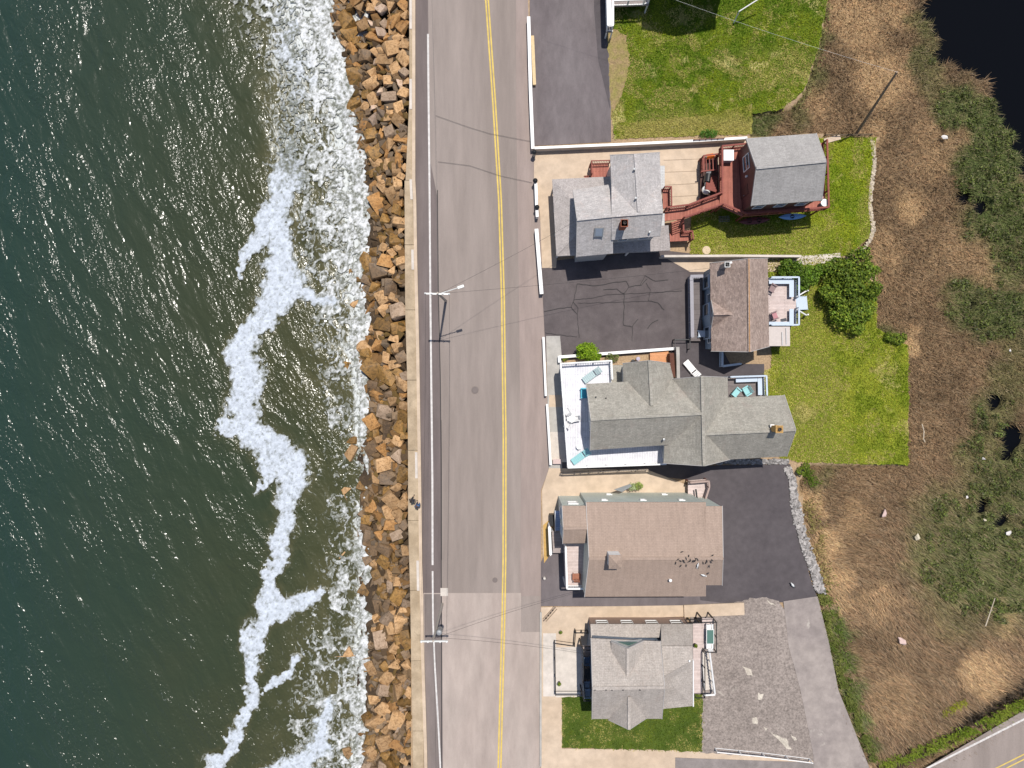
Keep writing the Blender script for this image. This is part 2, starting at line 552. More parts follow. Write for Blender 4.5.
# pond
def poly_sheet(name, poly, z, mat, kind='structure', thick=None, world=False):
    """flat sheet (or a block when thick) from pixel corners on the ground plane"""
    pts = poly if world else [W2(x, y, 0) for x, y in poly]
    mb = MB()
    if thick:
        mb.prism(pts, z - thick, z)
    else:
        tri = tessellate_polygon([[Vector((p[0], p[1], 0)) for p in pts]])
        fs = []
        for t in tri:
            a, b, c = [Vector((pts[i][0], pts[i][1], 0)) for i in t]
            if (b - a).cross(c - a).z < 0: t = (t[0], t[2], t[1])
            fs.append(t)
        mb.add([(p[0], p[1], z) for p in pts], fs)
    o = mb.build(name, mat)
    if kind: o['kind'] = kind
    return o

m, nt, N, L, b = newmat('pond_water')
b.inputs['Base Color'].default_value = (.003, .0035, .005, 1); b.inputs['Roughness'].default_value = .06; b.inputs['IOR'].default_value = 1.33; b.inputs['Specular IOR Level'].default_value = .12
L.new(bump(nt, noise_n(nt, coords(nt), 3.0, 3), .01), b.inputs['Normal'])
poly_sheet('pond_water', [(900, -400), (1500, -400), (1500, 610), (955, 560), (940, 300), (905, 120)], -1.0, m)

# ---------------------------------------------------------------- sea
def rock_left(y):   # left edge of the boulders in pixels
    return np.interp(y, [-200, 0, 30, 60, 100, 140, 180, 240, 280, 320, 350, 400, 440, 480, 520, 560, 600, 650, 700, 768, 1000],
                     [332, 334, 338, 347, 354, 362, 370, 376, 364, 376, 362, 372, 366, 372, 362, 370, 376, 372, 370, 364, 366])
def rock_right(y):
    return np.interp(y, [-200, 165, 180, 300, 350, 400, 550, 600, 700, 768, 1000], [409, 409, 404, 405, 406, 408, 408, 410.5, 412, 414, 416])
STREAK = [[(300, -40, 14), (290, 60, 14), (288, 130, 15), (283, 195, 13), (276, 216, 12), (281, 250, 13), (282, 272, 16), (284, 291, 13), (270, 312, 12), (250, 332, 8), (241, 356, 11), (248, 372, 15), (247, 395, 12),
            (243, 415, 12), (252, 433, 14), (272, 446, 15), (286, 458, 14), (292, 475, 10), (290, 505, 9), (286, 530, 8), (278, 553, 7.5), (275, 578, 6.5), (272, 598, 6), (266, 612, 9), (257, 632, 8), (251, 655, 5.5), (247, 675, 5), (249, 700, 5), (243, 722, 4.5), (236, 735, 5), (230, 752, 5), (218, 768, 9), (205, 800, 12)],
           [(262, 618, 8), (276, 611, 8), (292, 606, 7), (306, 600, 5), (316, 592, 3.5), (325, 586, 2)],
           [(276, 216, 8), (262, 232, 8), (250, 256, 5), (243, 270, 3)],
           [(268, 440, 9), (268, 470, 7), (258, 492, 3)],
           [(225, 428, 4), (243, 420, 8)],
           [(262, 690, 2), (290, 672, 4), (300, 660, 3)],
           [(262, 772, 6), (285, 768, 7), (305, 765, 9), (322, 742, 8), (326, 725, 5), (330, 700, 3)],
           [(283, 272, 6), (310, 300, 3), (330, 300, 3)]]
def foam_field(px, py):
    rl = rock_left(py)
    d = rl - px                                   # distance seaward of the boulders
    wob = (fbm(py * .02, px * .01 + 4, 3) - .5) * 24
    core_w = np.interp(py, [-100, 60, 120, 200, 260, 330, 380, 450, 520, 600, 650, 700, 768], [40, 38, 32, 38, 27, 26, 17, 13, 11, 17, 22, 13, 18])
    lace_w = np.interp(py, [-100, 0, 120, 230, 300, 380, 450, 560, 640, 700, 800], [170, 140, 118, 120, 100, 88, 66, 80, 112, 125, 130])
    dens = np.interp(py, [-100, 260, 380, 480, 620, 768], [1.0, .95, .74, .64, .80, .84])
    core = sstep(1.25, .35, (d + wob * .6) / core_w)
    lace = sstep(1.15, .25, (d + wob) / lace_w) * dens
    s = np.zeros(px.shape)
    wx = (fbm(px * .05, py * .05, 4) - .5) * 22; wy = (fbm(px * .05 + 30, py * .05 + 11, 4) - .5) * 22
    wx += (fbm(px * .22, py * .22, 3) - .5) * 9; wy += (fbm(px * .22 + 3, py * .22 + 1, 3) - .5) * 9
    for line in STREAK:
        for a, c in zip(line[:-1], line[1:]):
            dd, t = segdist(px + wx, py + wy, a[:2], c[:2])
            w = a[2] + (c[2] - a[2]) * t
            s = np.maximum(s, sstep(1.45, .35, dd / (w * 1.52 + 1.5)))
    upper = sstep(220, 120, py)                   # the streak dissolves into lace at the top
    s = s * (1 - .30 * upper)
    lace = np.maximum(lace, .55 * sstep(30, 12, np.abs(px - 285 + wob)) * sstep(240, 180, py))
    return core, lace, s

sx = axis([(-900, -100, 80), (-100, -54, 4), (-54, X0 - .1, .3)])
sy = axis([(-900, -100, 80), (-100, -44, 4), (-44, 44, .3), (44, 100, 4), (100, 900, 80)])
wx_, wy_, wf = grid_mesh(sx, sy)
k_sea = H / (H - SEA)
spx = wx_ * k_sea / S + 512; spy = 384 - wy_ * k_sea / S
core, lace, st = foam_field(spx, spy)
milky = np.clip(core * .9 + lace * .5 + st * .4, 0, 1)
wz = SEA + .16 * (fbm(wx_ * .35 + wy_ * .12, wy_ * .16, 3) - .5) + .10 * (fbm(wx_ * 1.1, wy_ * .7, 3) - .5)
m, nt, N, L, b = newmat('sea_water')
def wcoord(st):
    mp = N.new('ShaderNodeMapping'); mp.vector_type = 'TEXTURE'; mp.inputs['Scale'].default_value = (1, st, 1); mp.inputs['Rotation'].default_value = (0, 0, R(26))
    L.new(coords(nt), mp.inputs[0]); return mp.outputs[0]
at = N.new('ShaderNodeAttribute'); at.attribute_name = 'milky'
v = coords(nt)
sep = N.new('ShaderNodeSeparateXYZ'); L.new(v, sep.inputs[0])
deep = ramp(nt, noise_n(nt, v, .045, 4, .6, .5), [(.3, (.032, .042, .020)), (.7, (.052, .050, .020))])
nearness = N.new('ShaderNodeMapRange'); nearness.inputs[1].default_value = -52; nearness.inputs[2].default_value = -18
L.new(sep.outputs[0], nearness.inputs[0])
deep = mixc(nt, nearness.outputs[0], (.018, .036, .027), deep)
shal = ramp(nt, noise_n(nt, v, .35, 5, .7, .8), [(.3, (.045, .047, .020)), (.7, (.12, .105, .052))])
c = mixc(nt, ramp(nt, at.outputs['Fac'], [(.0, 0), (.7, 1)]), deep, shal)
vf = coords(nt, scale=(1, .7, 1))
lac = noise_n(nt, vf, 1.3, 8, .72, 1.6)
mth = N.new('ShaderNodeMath'); mth.operation = 'ADD'; L.new(lac, mth.inputs[0])
m2 = N.new('ShaderNodeMath'); m2.operation = 'MULTIPLY'; m2.inputs[1].default_value = .34; L.new(at.outputs['Fac'], m2.inputs[0]); L.new(m2.outputs[0], mth.inputs[1])
ff = ramp(nt, mth.outputs[0], [(.66, 0), (.84, 1)])
c = mixc(nt, ff, c, (.55, .57, .56))
L.new(c, b.inputs['Base Color'])
b.inputs['IOR'].default_value = 1.33
rr = ramp(nt, ff, [(0, .19), (1, .8)]); L.new(rr, b.inputs['Roughness'])
w1 = noise_n(nt, wcoord(2.4), .55, 2, .5, .3)
w2 = noise_n(nt, wcoord(1.5), 3.4, 1.5, .6, .2)
gust = ramp(nt, noise_n(nt, wcoord(2.6), .30, 3, .6), [(.38, .22), (.62, 1)])
w3 = N.new('ShaderNodeMath'); w3.operation = 'MULTIPLY'; L.new(w2, w3.inputs[0]); L.new(gust, w3.inputs[1]); w2 = w3.outputs[0]
L.new(bump(nt, w2, .175, 1.0, bump(nt, w1, .5)), b.inputs['Normal'])
sea = np_mesh('sea_water', np.stack([wx_, wy_, wz], 1), wf.ravel(), 4, m, None, True, {'milky': milky})
tag(sea, 'dark green choppy sea with sun glints', 'sea', kind='structure')

# foam: a sheet of small faces wherever the mask says foam
st_ = .085
fx = np.arange(W(150, 0, SEA).x, W(409, 0, SEA).x, st_); fy = np.arange(-41, 41, st_)
qx, qy, qf = grid_mesh(fx, fy)
qpx = qx * k_sea / S + 512; qpy = 384 - qy * k_sea / S
core, lace, st = foam_field(qpx, qpy)
wpx = qpx + (fbm(qpx * .09, qpy * .09, 4) - .5) * 30; wpy = qpy + (fbm(qpx * .09 + 9, qpy * .09 + 3, 4) - .5) * 30
rn = ridged(wpx * .085, wpy * .07, 5)
rf = ridged(wpx * .25 + 4, wpy * .2, 3)
_l, _h = np.percentile(rn, (4, 97)); rnn = np.clip((rn - _l) / (_h - _l), 0, 1)
fn = fbm(qpx * .45, qpy * .4, 4)
val = np.maximum.reduce([core * 1.22 - .72 * (1 - fn) - .42 * (1 - rn) + .12 * (rf - .5), lace * (.10 + .90 * rnn) * 1.03 + .30 * (rf - .6) + .42 * (fn - .5) - .06, st * 1.2 - .95 * (1 - fn) * (1.45 - st) - .35 * (1 - rf) * (1.25 - st)])
val[(core + lace + st) < .06] = 0
fz = SEA + .10 + .16 * (fbm(qx * .35 + qy * .12, qy * .16, 3) - .5) + .10 * np.clip(val, 0, 1) * fn
keep = (val[qf].mean(1) > .47)
F = qf[keep]
used = np.unique(F); su = np.clip(st[used] * (core[used] < .3), 0, 1)[:, None]
remap = np.full(len(qx), -1, dtype=np.int64); remap[used] = np.arange(len(used))
tn = fbm(qpx[used] * .4 + 5, qpy[used] * .35, 5, .8); thin = np.clip((val[used] - .45) / .5 + 2.4 * (tn - .48), .08, 1)[:, None]
fc = (np.array([.115, .12, .085])[None] * (1 - thin) + (np.array([.64, .65, .66])[None] * (1 - su) + np.array([.50, .54, .60])[None] * su) * thin) * (.70 + .5 * fbm(qx[used] * 4, qy[used] * 4, 3)[:, None])
M_FOAM = attr_mat('foam', .75, 9.0, .12)
foam = np_mesh('sea_foam', np.stack([qx, qy, fz], 1)[used], remap[F].ravel(), 4, M_FOAM, np.clip(fc, 0, .72), True)
tag(foam, 'white sea foam streaks and surf along the boulders', 'foam', kind='stuff')

# ---------------------------------------------------------------- roads and plots (each sheet a little higher than the last)
LV = [0.004]; STEP = .0022
def sheet(name, poly, mat, kind='structure'):
    LV[0] += STEP
    if name in ('lawn_ground', 'gravel_lot', 'gravel_patch'):
        q = []
        for a, c in zip(poly, poly[1:] + poly[:1]):
            n = max(1, int(math.hypot(c[0] - a[0], c[1] - a[1]) / 3)) if min(a[1], c[1]) > -60 else 1
            for i in range(n):
                t = i / n; x = a[0] + (c[0] - a[0]) * t; y = a[1] + (c[1] - a[1]) * t
                q.append((x + mnoise.noise(Vector((x * .21, y * .21, 3))) * 2.0, y + mnoise.noise(Vector((x * .21, y * .21, 9))) * 2.0))
        poly = q
    return poly_sheet(name, poly, LV[0], mat, kind)
def strip_poly(line, w):
    L_, R_ = [], []
    for i, (x, y) in enumerate(line):
        a = line[max(0, i - 1)]; c = line[min(len(line) - 1, i + 1)]
        d = Vector((c[0] - a[0], c[1] - a[1])).normalized(); n = Vector((-d.y, d.x)) * w / 2
        L_.append((x + n.x, y + n.y)); R_.append((x - n.x, y - n.y))
    return L_ + R_[::-1]

road = sheet('road', [(415, -4000), (528, -4000), (528, 0), (533, 150), (541, 230), (545, 335), (549, 440), (549, 470), (541, 490), (541, 4000), (440, 4000), (424, 768), (420, 560), (417, 350), (415, 200), (415, 0)], M_ASPH_ROAD)
sheet('road_shoulder', [(415, -4000), (428, -4000), (428, 0), (430, 160), (438, 200), (438.6, 330), (441, 400), (441.5, 600), (442, 768), (455, 4000), (440, 4000), (425, 768), (420.5, 560), (418, 384), (415.5, 200), (415, 0)], M_SHOULDER)
sheet('road_pavement', [(514, -4000), (528, -4000), (528, 0), (533, 150), (541, 230), (545, 335), (548, 440), (548, 470), (541, 490), (541, 4000), (519, 4000), (519, 768), (521, 480), (519, 300), (516, 100)], M_EDGE_PAVE)
sheet('road_patch', [(422, 593), (521, 593), (521, 632), (540.5, 632), (540.5, 4000), (440, 4000), (425, 768)], M_PATCH)
sheet('road_patch', [(521, 596), (540, 596), (540, 632), (521, 632)], M_ASPH_ROAD)
sheet('road_patch', [(424, 594), (442, 594), (443, 768), (455, 4000), (440, 4000), (426.5, 768)], ground_mat('shoulder_lower', (.15, .125, .115), (.20, .165, .155), .3, 1, 14, .1, None, .9, .004, (1, .2, 1)))
YL = [(484, -60), (487, 0), (494, 100), (500, 200), (503, 300), (504.6, 440), (504.4, 560), (503.4, 620), (501.5, 690), (499.5, 768), (496, 860)]
for dx in (-1.3, 1.3):
    sheet('centre_line', strip_poly([(x + dx, y) for x, y in YL], 1.5), M_ROADYELLOW)
sheet('edge_line', strip_poly([(428, 34), (428.6, 100), (429.5, 180), (430.3, 290), (431.5, 400), (432.4, 480), (432.6, 565)], 1.9), M_ROADWHITE)
sheet('edge_line', strip_poly([(432.6, 571), (433, 620), (434.5, 660), (437.5, 710), (440.5, 768), (446, 860)], 1.7), M_ROADWHITE)
sheet('tar_seam', strip_poly([(437.5, 190), (438.3, 290), (440.4, 380), (441.2, 470), (441.3, 560), (441.5, 640), (441.5, 768)], .8), M_CRACK_LINE)
sheet('tar_seam', strip_poly([(440.9, 420), (441.3, 470), (441.4, 560)], 1.1), M_CRACK_LINE)
# right-hand road corner
LV[0] += STEP
sheet('road', [(820, 815), (925, 768), (1024, 710), (1400, 500), (1900, 900), (900, 1500)], M_ASPH_ROAD)
sheet('edge_line', strip_poly([(850, 806), (927, 768), (1024, 719), (1300, 575)], 1.9), M_ROADWHITE)
sheet('centre_line', strip_poly([(900, 822), (996, 768), (1024, 754), (1300, 610)], 1.2), M_ROADYELLOW)
sheet('centre_line', strip_poly([(904, 825), (1000, 771), (1028, 757), (1304, 613)], 1.2), M_ROADYELLOW)

def manhole(px, py, r):
    mb = MB(); c = W(px, py, .03)
    mb.lathe((c.x, c.y, LV[0] + .006), [(r, 0), (r, .012), (r * .86, .012), (r * .84, .004), (r * .8, .012), (.02, .012)], 20)
    return mb.build('manhole_cover', plain('cast_iron', (.17, .14, .13), .8, .1))
tag(manhole(475, 390, .36), 'round iron manhole cover in the road left of the yellow line', 'manhole cover')
tag(manhole(495, 580, .26), 'small round iron cover beside the yellow line near the pavement seam', 'manhole cover')

# plots
sheet('driveway', [(528, -300), (610, -300), (611, 142), (534, 146), (530, 60)], M_DRIVE_MID)
sheet('driveway', [(592, -300), (606, -300), (608, 60), (610, 110), (598, 60), (594, 10)], M_DRIVE_DARK)
sheet('lawn_ground', [(607, 26), (622, 30), (634, 60), (624, 112), (611, 120)], ground_mat('dry_grass', (.27, .19, .10), (.22, .19, .06), 1.2, 3, 8, .4, None, .95, .03))
M_LAWN = ground_mat('lawn', (.07, .115, .006), (.12, .155, .012), .22, 1.1, 8, .25, ((.36, .32, .12), .30, .55), .95, .03, None, 1.0)
M_LAWN2 = ground_mat('lawn_bright', (.12, .165, .008), (.19, .215, .02), .16, .9, 8, .22, ((.36, .31, .11), .22, .58), .95, .03, None, 1.2)
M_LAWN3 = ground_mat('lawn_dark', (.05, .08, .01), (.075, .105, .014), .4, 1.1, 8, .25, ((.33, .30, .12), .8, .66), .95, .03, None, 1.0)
LAWN_A = [(612, -300), (836, -300), (827, 0), (818, 50), (803, 92), (780, 110), (752, 113), (750, 134), (614, 139), (612, 114), (622, 96), (630, 62), (626, 36), (612, 28)]
LAWN_B = [(749, 139), (876, 137), (870, 175), (870, 236), (848, 256), (690, 256), (691, 214), (736, 203), (748, 190)]
LAWN_C = [(762, 258), (842, 258), (876, 285), (876, 328), (908, 346), (908, 465), (798, 462), (780, 458), (762, 400), (763, 372), (771, 368), (772, 330)]
LAWN_F = [(562, 697), (702, 693), (702, 751), (562, 747)]
sheet('lawn_ground', LAWN_A, M_LAWN)
sheet('lawn_ground', [(616, 124), (700, 116), (752, 104), (752, 134), (616, 139)], ground_mat('yellow_grass', (.24, .21, .06), (.15, .16, .02), .4, 1.4, 8, .25, ((.42, .36, .22), .6, .62), .95, .03))
sheet('lawn_ground', LAWN_B, M_LAWN2)
sheet('lawn_ground', LAWN_C, M_LAWN2)
sheet('driveway', [(541, 262), (660, 250), (712, 256), (712, 364), (668, 352), (546, 362)], M_DRIVE_CRACK)
sheet('driveway', [(676, 340), (712, 330), (730, 364), (764, 364), (764, 400), (676, 400)], M_DRIVE_DARK)
sheet('concrete_pad', [(534, 150), (748, 140), (748, 165), (735, 200), (700, 208), (664, 214), (600, 255), (557, 257), (556, 268), (542, 268), (540, 215), (534, 180)], M_CONC)
sheet('concrete_pad', [(662, 256), (780, 258), (780, 272), (690, 272)], M_CONC)
sheet('concrete_pad', [(790, 257), (840, 253), (841, 262), (812, 265), (790, 264)], M_CONC_PALE)
sheet('concrete_pad', [(546, 336), (560, 336), (562, 360), (570, 470), (549, 470)], M_CONC_GREY)
sheet('concrete_pad', [(549, 395), (562, 395), (563, 407), (549, 407)], M_CONC)
sheet('concrete_pad', [(550, 432), (565, 432), (567, 464), (551, 464)], M_CONC_PALE)
sheet('driveway', [(562, 462), (690, 462), (690, 480), (640, 474), (562, 474)], M_DRIVE_DARK)
sheet('concrete_pad', [(549, 468), (648, 470), (690, 486), (690, 505), (560, 505), (545, 540), (543, 560), (542, 490)], M_CONC)
sheet('driveway', [(541, 562), (560, 520), (600, 560), (735, 590), (735, 606), (541, 606)], M_DRIVE_MID)
sheet('driveway', [(686, 466), (790, 464), (796, 500), (800, 540), (812, 585), (817, 597), (783, 602), (735, 604), (700, 600)], M_DRIVE_DARK)
sheet('concrete_pad', [(543, 525), (549, 520), (549, 556), (544, 563)], plain('yellow_sand', (.48, .30, .10), .95, 0, .2))
sheet('concrete_pad', [(541, 607), (684, 605), (684, 616), (594, 620), (590, 640), (580, 700), (562, 700), (562, 748), (702, 750), (815, 759), (815, 763), (676, 757), (676, 800), (541, 800)], M_CONC)
sheet('concrete_pad', [(543, 633), (556, 633), (556, 696), (543, 696)], M_CONC_PALE)
sheet('concrete_pad', [(556, 647), (592, 646), (592, 696), (556, 697)], M_CONC_PALE)
sheet('gravel_lot', [(712, 612), (735, 602), (750, 598), (766, 597), (778, 601), (786, 612), (789, 645), (800, 690), (813, 752), (815, 760), (700, 752), (690, 700), (690, 615)], M_GRAVEL)
for q_ in ([(742, 666), (750, 668), (753, 676), (747, 674)], [(757, 693), (763, 694), (762, 699), (758, 699)], [(752, 718), (757, 717), (757, 724), (752, 723)], [(770, 732), (786, 738), (792, 750), (786, 748), (780, 741)], [(790, 733), (797, 739), (793, 740)], [(763, 726), (767, 728), (766, 732)], [(766, 599), (776, 606), (770, 604)]):
    sheet('gravel_patch', q_, ground_mat('pale_gravel', (.42, .37, .31), (.5, .45, .38), .5, 2, 6, .35, None, .95, .03))
sheet('driveway', [(675, 757), (820, 762), (820, 900), (675, 900)], ground_mat('grey_drive', (.19, .165, .155), (.235, .205, .195), .3, 1.2, 13, .12, None, .9, .004))
sheet('driveway', [(783, 601), (817, 596), (828, 640), (838, 690), (858, 740), (872, 775), (890, 900), (813, 900), (813, 755), (800, 690), (788, 645)], M_DRIVE_PALE)
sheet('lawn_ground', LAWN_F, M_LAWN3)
# white stone edging
LV[0] += STEP

# joints in the concrete pad
jt = MB()
for y0, y1 in ((160, 158), (172, 170), (185, 182), (197, 194)):
    jt.beam(W(664, y0, .14), W(717, y1, .14), .02, .004)
for x0 in (560, 590):
    pass
o = jt.build('pavement_joint', plain('joint', (.30, .22, .15), .9)); o['kind'] = 'structure'
o.location.z = LV[0] - .13

# cracks of the old driveway, and two dark lines on the road
CR = [[(544, 312), (557, 309), (571, 307), (573, 302), (576, 291), (577, 284)], [(577, 284), (595, 286), (612, 283), (626, 281), (629, 287), (641, 285), (647, 279)],
      [(574, 300), (592, 298), (607, 295), (624, 294), (650, 293), (682, 291)], [(629, 287), (624, 294), (624, 306), (623, 325), (632, 327), (638, 319)], [(632, 327), (632, 341)],
      [(573, 302), (578, 308), (577, 314), (572, 309), (571, 307)], [(577, 314), (578, 325), (579, 338)], [(624, 294), (616, 289), (603, 290)], [(578, 303), (600, 303), (625, 302), (648, 301), (650, 290), (646, 283)],
      [(545, 333), (560, 335), (577, 337)], [(648, 301), (658, 303), (664, 310)], [(647, 329), (652, 323), (658, 320)], [(640, 285), (645, 276), (655, 281), (668, 280)]]
ck = MB()
for line in CR:
    pts = []
    for a, c in zip(line[:-1], line[1:]):
        n = max(2, int(math.hypot(c[0] - a[0], c[1] - a[1]) / 3))
        for i in range(n):
            t = i / n
            pts.append((a[0] + (c[0] - a[0]) * t + random.uniform(-.35, .35), a[1] + (c[1] - a[1]) * t + random.uniform(-.35, .35)))
    pts.append(line[-1])
    p = strip_poly(pts, random.uniform(.3, .7)); n = len(pts)
    vs = [(*W2(x, y), LV[0] + .002) for x, y in p]
    ck.add(vs, [(i, 2 * n - 1 - i, 2 * n - 2 - i, i + 1) for i in range(n - 1)])
for line, w in (([(436, 116), (470, 128), (490, 134), (532, 142)], .28), ([(438, 162), (470, 166), (500, 176), (532, 183)], .28)):  # thin dark lines across the road, coloured like the cracks
    n = len(line); p = strip_poly(line, w)
    ck.add([(*W2(x, y), LV[0] + .002) for x, y in p], [(i, 2 * n - 1 - i, 2 * n - 2 - i, i + 1) for i in range(n - 1)])
o = ck.build('cracks_and_dark_lines', M_CRACK_LINE); o['kind'] = 'structure'

# ---------------------------------------------------------------- seawall and boulders
def seawall(name, label, px0, px1, py0, py1, top, mat, group=None):
    mb = MB()
    mb.prism([W2(px0, py0), W2(px1, py0), W2(px1, py1), W2(px0, py1)], SEA - 1, top)
    return tag(mb.build(name, mat, bevel=.03), label, 'wall', group)
sw = thing('seawall', 'long concrete seawall walkway between the boulders and the road', 'seawall', W(410, 384, 0))
KX = lambda y: float(np.interp(y, [-300, 181, 200, 260, 350, 450, 560, 640, 740, 900], [412.6, 412.6, 413.5, 414.5, 416.5, 418, 419.5, 421, 424, 428]))
RX = lambda y: float(np.interp(y, [-300, 180, 181, 300, 350, 400, 550, 600, 700, 768, 1000], [409.5, 409.5, 404.8, 405.3, 406.3, 408.2, 408.4, 410.8, 412, 413.5, 417]))
for y0, y1 in ((-300, 20), (20.3, 100), (100.3, 180.8), (181, 245), (245.3, 310), (310.3, 380), (380.3, 450), (450.3, 520), (520.3, 590), (590.3, 660), (660.3, 730), (730.3, 1100)):
    mb = MB(); mb.prism([W2(RX(y0), y0), W2(KX(y0) - .05, y0), W2(KX(y1) - .05, y1), W2(RX(y1), y1)], SEA - 1, .18 + random.uniform(0, .012)); mb.build('wall_section', M_SEAWALL, sw, bevel=.03)
mb = MB()
kl = [(KX(y_), y_) for y_ in (-300, 181, 200, 260, 350, 450, 560, 640, 740, 900)]
for (x0, y0), (x1, y1) in zip(kl[:-1], kl[1:]):
    mb.prism([W2(x0, y0), W2(x0 + 3.1, y0), W2(x1 + 3.1, y1), W2(x1, y1)], -.2, .30)
mb.build('kerb', M_CONC, sw)
for y0, y1 in ((80, 110), (180, 200), (250, 270), (452, 478), (560, 590), (0, 30)):
    mb = MB(); mb.prism([W2(KX(y0) - 2.8, y0), W2(KX(y0) - .3, y0), W2(KX(y1) - .3, y1), W2(KX(y1) - 2.8, y1)], .1, .24 + y0 * 1e-5)
    mb.build('repair_slab', M_CONC_PALE, sw)

# embankment under the boulders
ex, ey, ef = grid_mesh(np.linspace(W(318, 0, SEA).x, X0 + .2, 26), np.arange(-60, 60, .8))
tt = (ex - ex.min()) / (ex.max() - ex.min())
ez = SEA - .75 + 2.1 * tt ** 1.3 + .4 * (fbm(ex, ey, 3) - .5)
emb = np_mesh('embankment', np.stack([ex, ey, ez], 1), ef.ravel(), 4, ground_mat('embankment_stone', (.04, .028, .018), (.075, .05, .03), .6, 2, 7, .4, None, .95, .08))
emb['kind'] = 'structure'

def rock_material(name, c1, c2, c3, wet=.85):
    m, nt, N, L, b = newmat(name)
    v = coords(nt, 'Object'); oi = N.new('ShaderNodeObjectInfo')
    base = mixc(nt, ramp(nt, noise_n(nt, v, 1.3, 5, .7), [(.35, 0), (.65, 1)]), c1, c2)
    base = mixc(nt, ramp(nt, noise_n(nt, coords(nt), 3.5, 5, .8, .5), [(.48, 0), (.62, .85)]), base, c3)
    base = mixc(nt, 1.0, base, ramp(nt, oi.outputs['Random'], [(0, .72), (.5, 1.12), (1, 1.45)]), 'MULTIPLY')
    f = noise_n(nt, v, 11, 4, .8)
    base = mixc(nt, 1.0, base, ramp(nt, f, [(.3, .8), (.7, 1.15)]), 'MULTIPLY')
    L.new(base, b.inputs['Base Color']); b.inputs['Roughness'].default_value = wet; b.inputs['Specular IOR Level'].default_value = .3
    L.new(bump(nt, f, .03), b.inputs['Normal'])
    return m
RM = {'tan': rock_material('tan_granite', (.36, .21, .095), (.45, .285, .15), (.16, .085, .035)),
      'orange': rock_material('orange_granite', (.30, .145, .045), (.37, .205, .08), (.12, .058, .02), .7),
      'golden': rock_material('golden_granite', (.19, .10, .03), (.27, .15, .045), (.055, .035, .012), .55),
      'greyish': rock_material('grey_granite', (.25, .175, .12), (.33, .24, .17), (.13, .085, .05)),
      'dark brown': rock_material('dark_granite', (.11, .072, .042), (.17, .105, .055), (.06, .04, .025), .5),
      'pale': rock_material('pale_granite', (.38, .27, .20), (.45, .34, .26), (.26, .17, .10))}
def rock_mesh(seed, flat):
    rg = random.Random(seed)
    bm = bmesh.new()
    ax = (rg.uniform(.8, 1.15), rg.uniform(.62, .95), rg.uniform(.55, .85) * flat)
    for sx_ in (-1, 1):
        for sy_ in (-1, 1):
            for sz_ in (-1, 1):
                j = .26
                if rg.random() < .8:
                    bm.verts.new((ax[0] * (sx_ + rg.uniform(-j, j)) * .5 * 1.35, ax[1] * (sy_ + rg.uniform(-j, j)) * .5 * 1.35, ax[2] * (sz_ + rg.uniform(-j, j)) * .5 * 1.35))
    for k in range(5):
        d = Vector((rg.gauss(0, 1), rg.gauss(0, 1), rg.gauss(0, 1))).normalized() * rg.uniform(.55, .72)
        bm.verts.new((d.x * ax[0], d.y * ax[1], d.z * ax[2]))
    bmesh.ops.convex_hull(bm, input=bm.verts[:])
    for v_ in [v_ for v_ in bm.verts if not v_.link_faces]: bm.verts.remove(v_)
    bmesh.ops.bevel(bm, geom=bm.edges[:], offset=.075, segments=2, affect='EDGES', profile=.6)
    for v_ in bm.verts:
        v_.co += Vector([mnoise.noise(v_.co * 2.2 + Vector((seed, k * 9, 0))) * .09 for k in range(3)])
    me = bpy.data.meshes.new('boulder'); bm.to_mesh(me); bm.free()
    me.polygons.foreach_set('use_smooth', [True] * len(me.polygons))
    try: me.set_sharp_from_angle(angle=R(28))
    except Exception: pass
    return me
rock_meshes = {}
for k, mt in RM.items():
    for i in range(7):
        me = rock_mesh(hash_seed := (i * 13 + sum(map(ord, k))), 1.0 if i % 2 else .8); me.materials.append(mt); rock_meshes[(k, i)] = me

def rock_z(px, py):
    l = float(rock_left(py)); r = float(rock_right(py))
    t = min(1, max(-.6, (px - l) / (r - l)))
    return SEA + .05 + 2.15 * t if t > 0 else SEA - .05 + .3 * t
rg = random.Random(21)
placed = []
BIG = [(346, 22, 11), (338, 25, 7), (349, 32, 9), (352, 108, 8), (357, 104, 6), (375, 40, 8), (385, 62, 8), (392, 10, 7), (377, 152, 9), (369, 150, 7), (383, 66, 7), (390, 133, 7), (399, 85, 6), (389, 145, 7),
       (380, 202, 11), (395, 195, 9), (366, 262, 10), (372, 310, 9), (384, 325, 9), (371, 308, 8), (366, 349, 9), (380, 345, 8), (398, 327, 7), (388, 262, 7), (396, 240, 7), (375, 365, 11), (366, 354, 8),
       (388, 478, 9), (384, 450, 8), (378, 518, 9), (375, 492, 9), (393, 500, 9), (388, 430, 8), (386, 412, 8), (378, 394, 8), (395, 402, 7), (366, 588, 7.5), (378, 604, 6.5), (398, 595, 8), (381, 640, 9), (388, 618, 8), (402, 625, 8),
       (352, 652, 8), (385, 712, 9), (398, 720, 9), (368, 718, 7), (378, 722, 8), (400, 745, 8), (374, 750, 7), (386, 690, 8), (396, 660, 8), (349, 752, 7), (353, 440, 5), (352, 452, 7), (362, 486, 5.5), (346, 493, 6.5), (345, 366, 6), (346, 128, 6), (352, 272, 4), (355, 303, 5), (345, 556, 5), (405, 560, 5), (368, 560, 6), (372, 668, 6), (375, 585, 4)]
for x, y, r_ in BIG:
    placed.append((x, y, r_, rg.random()))
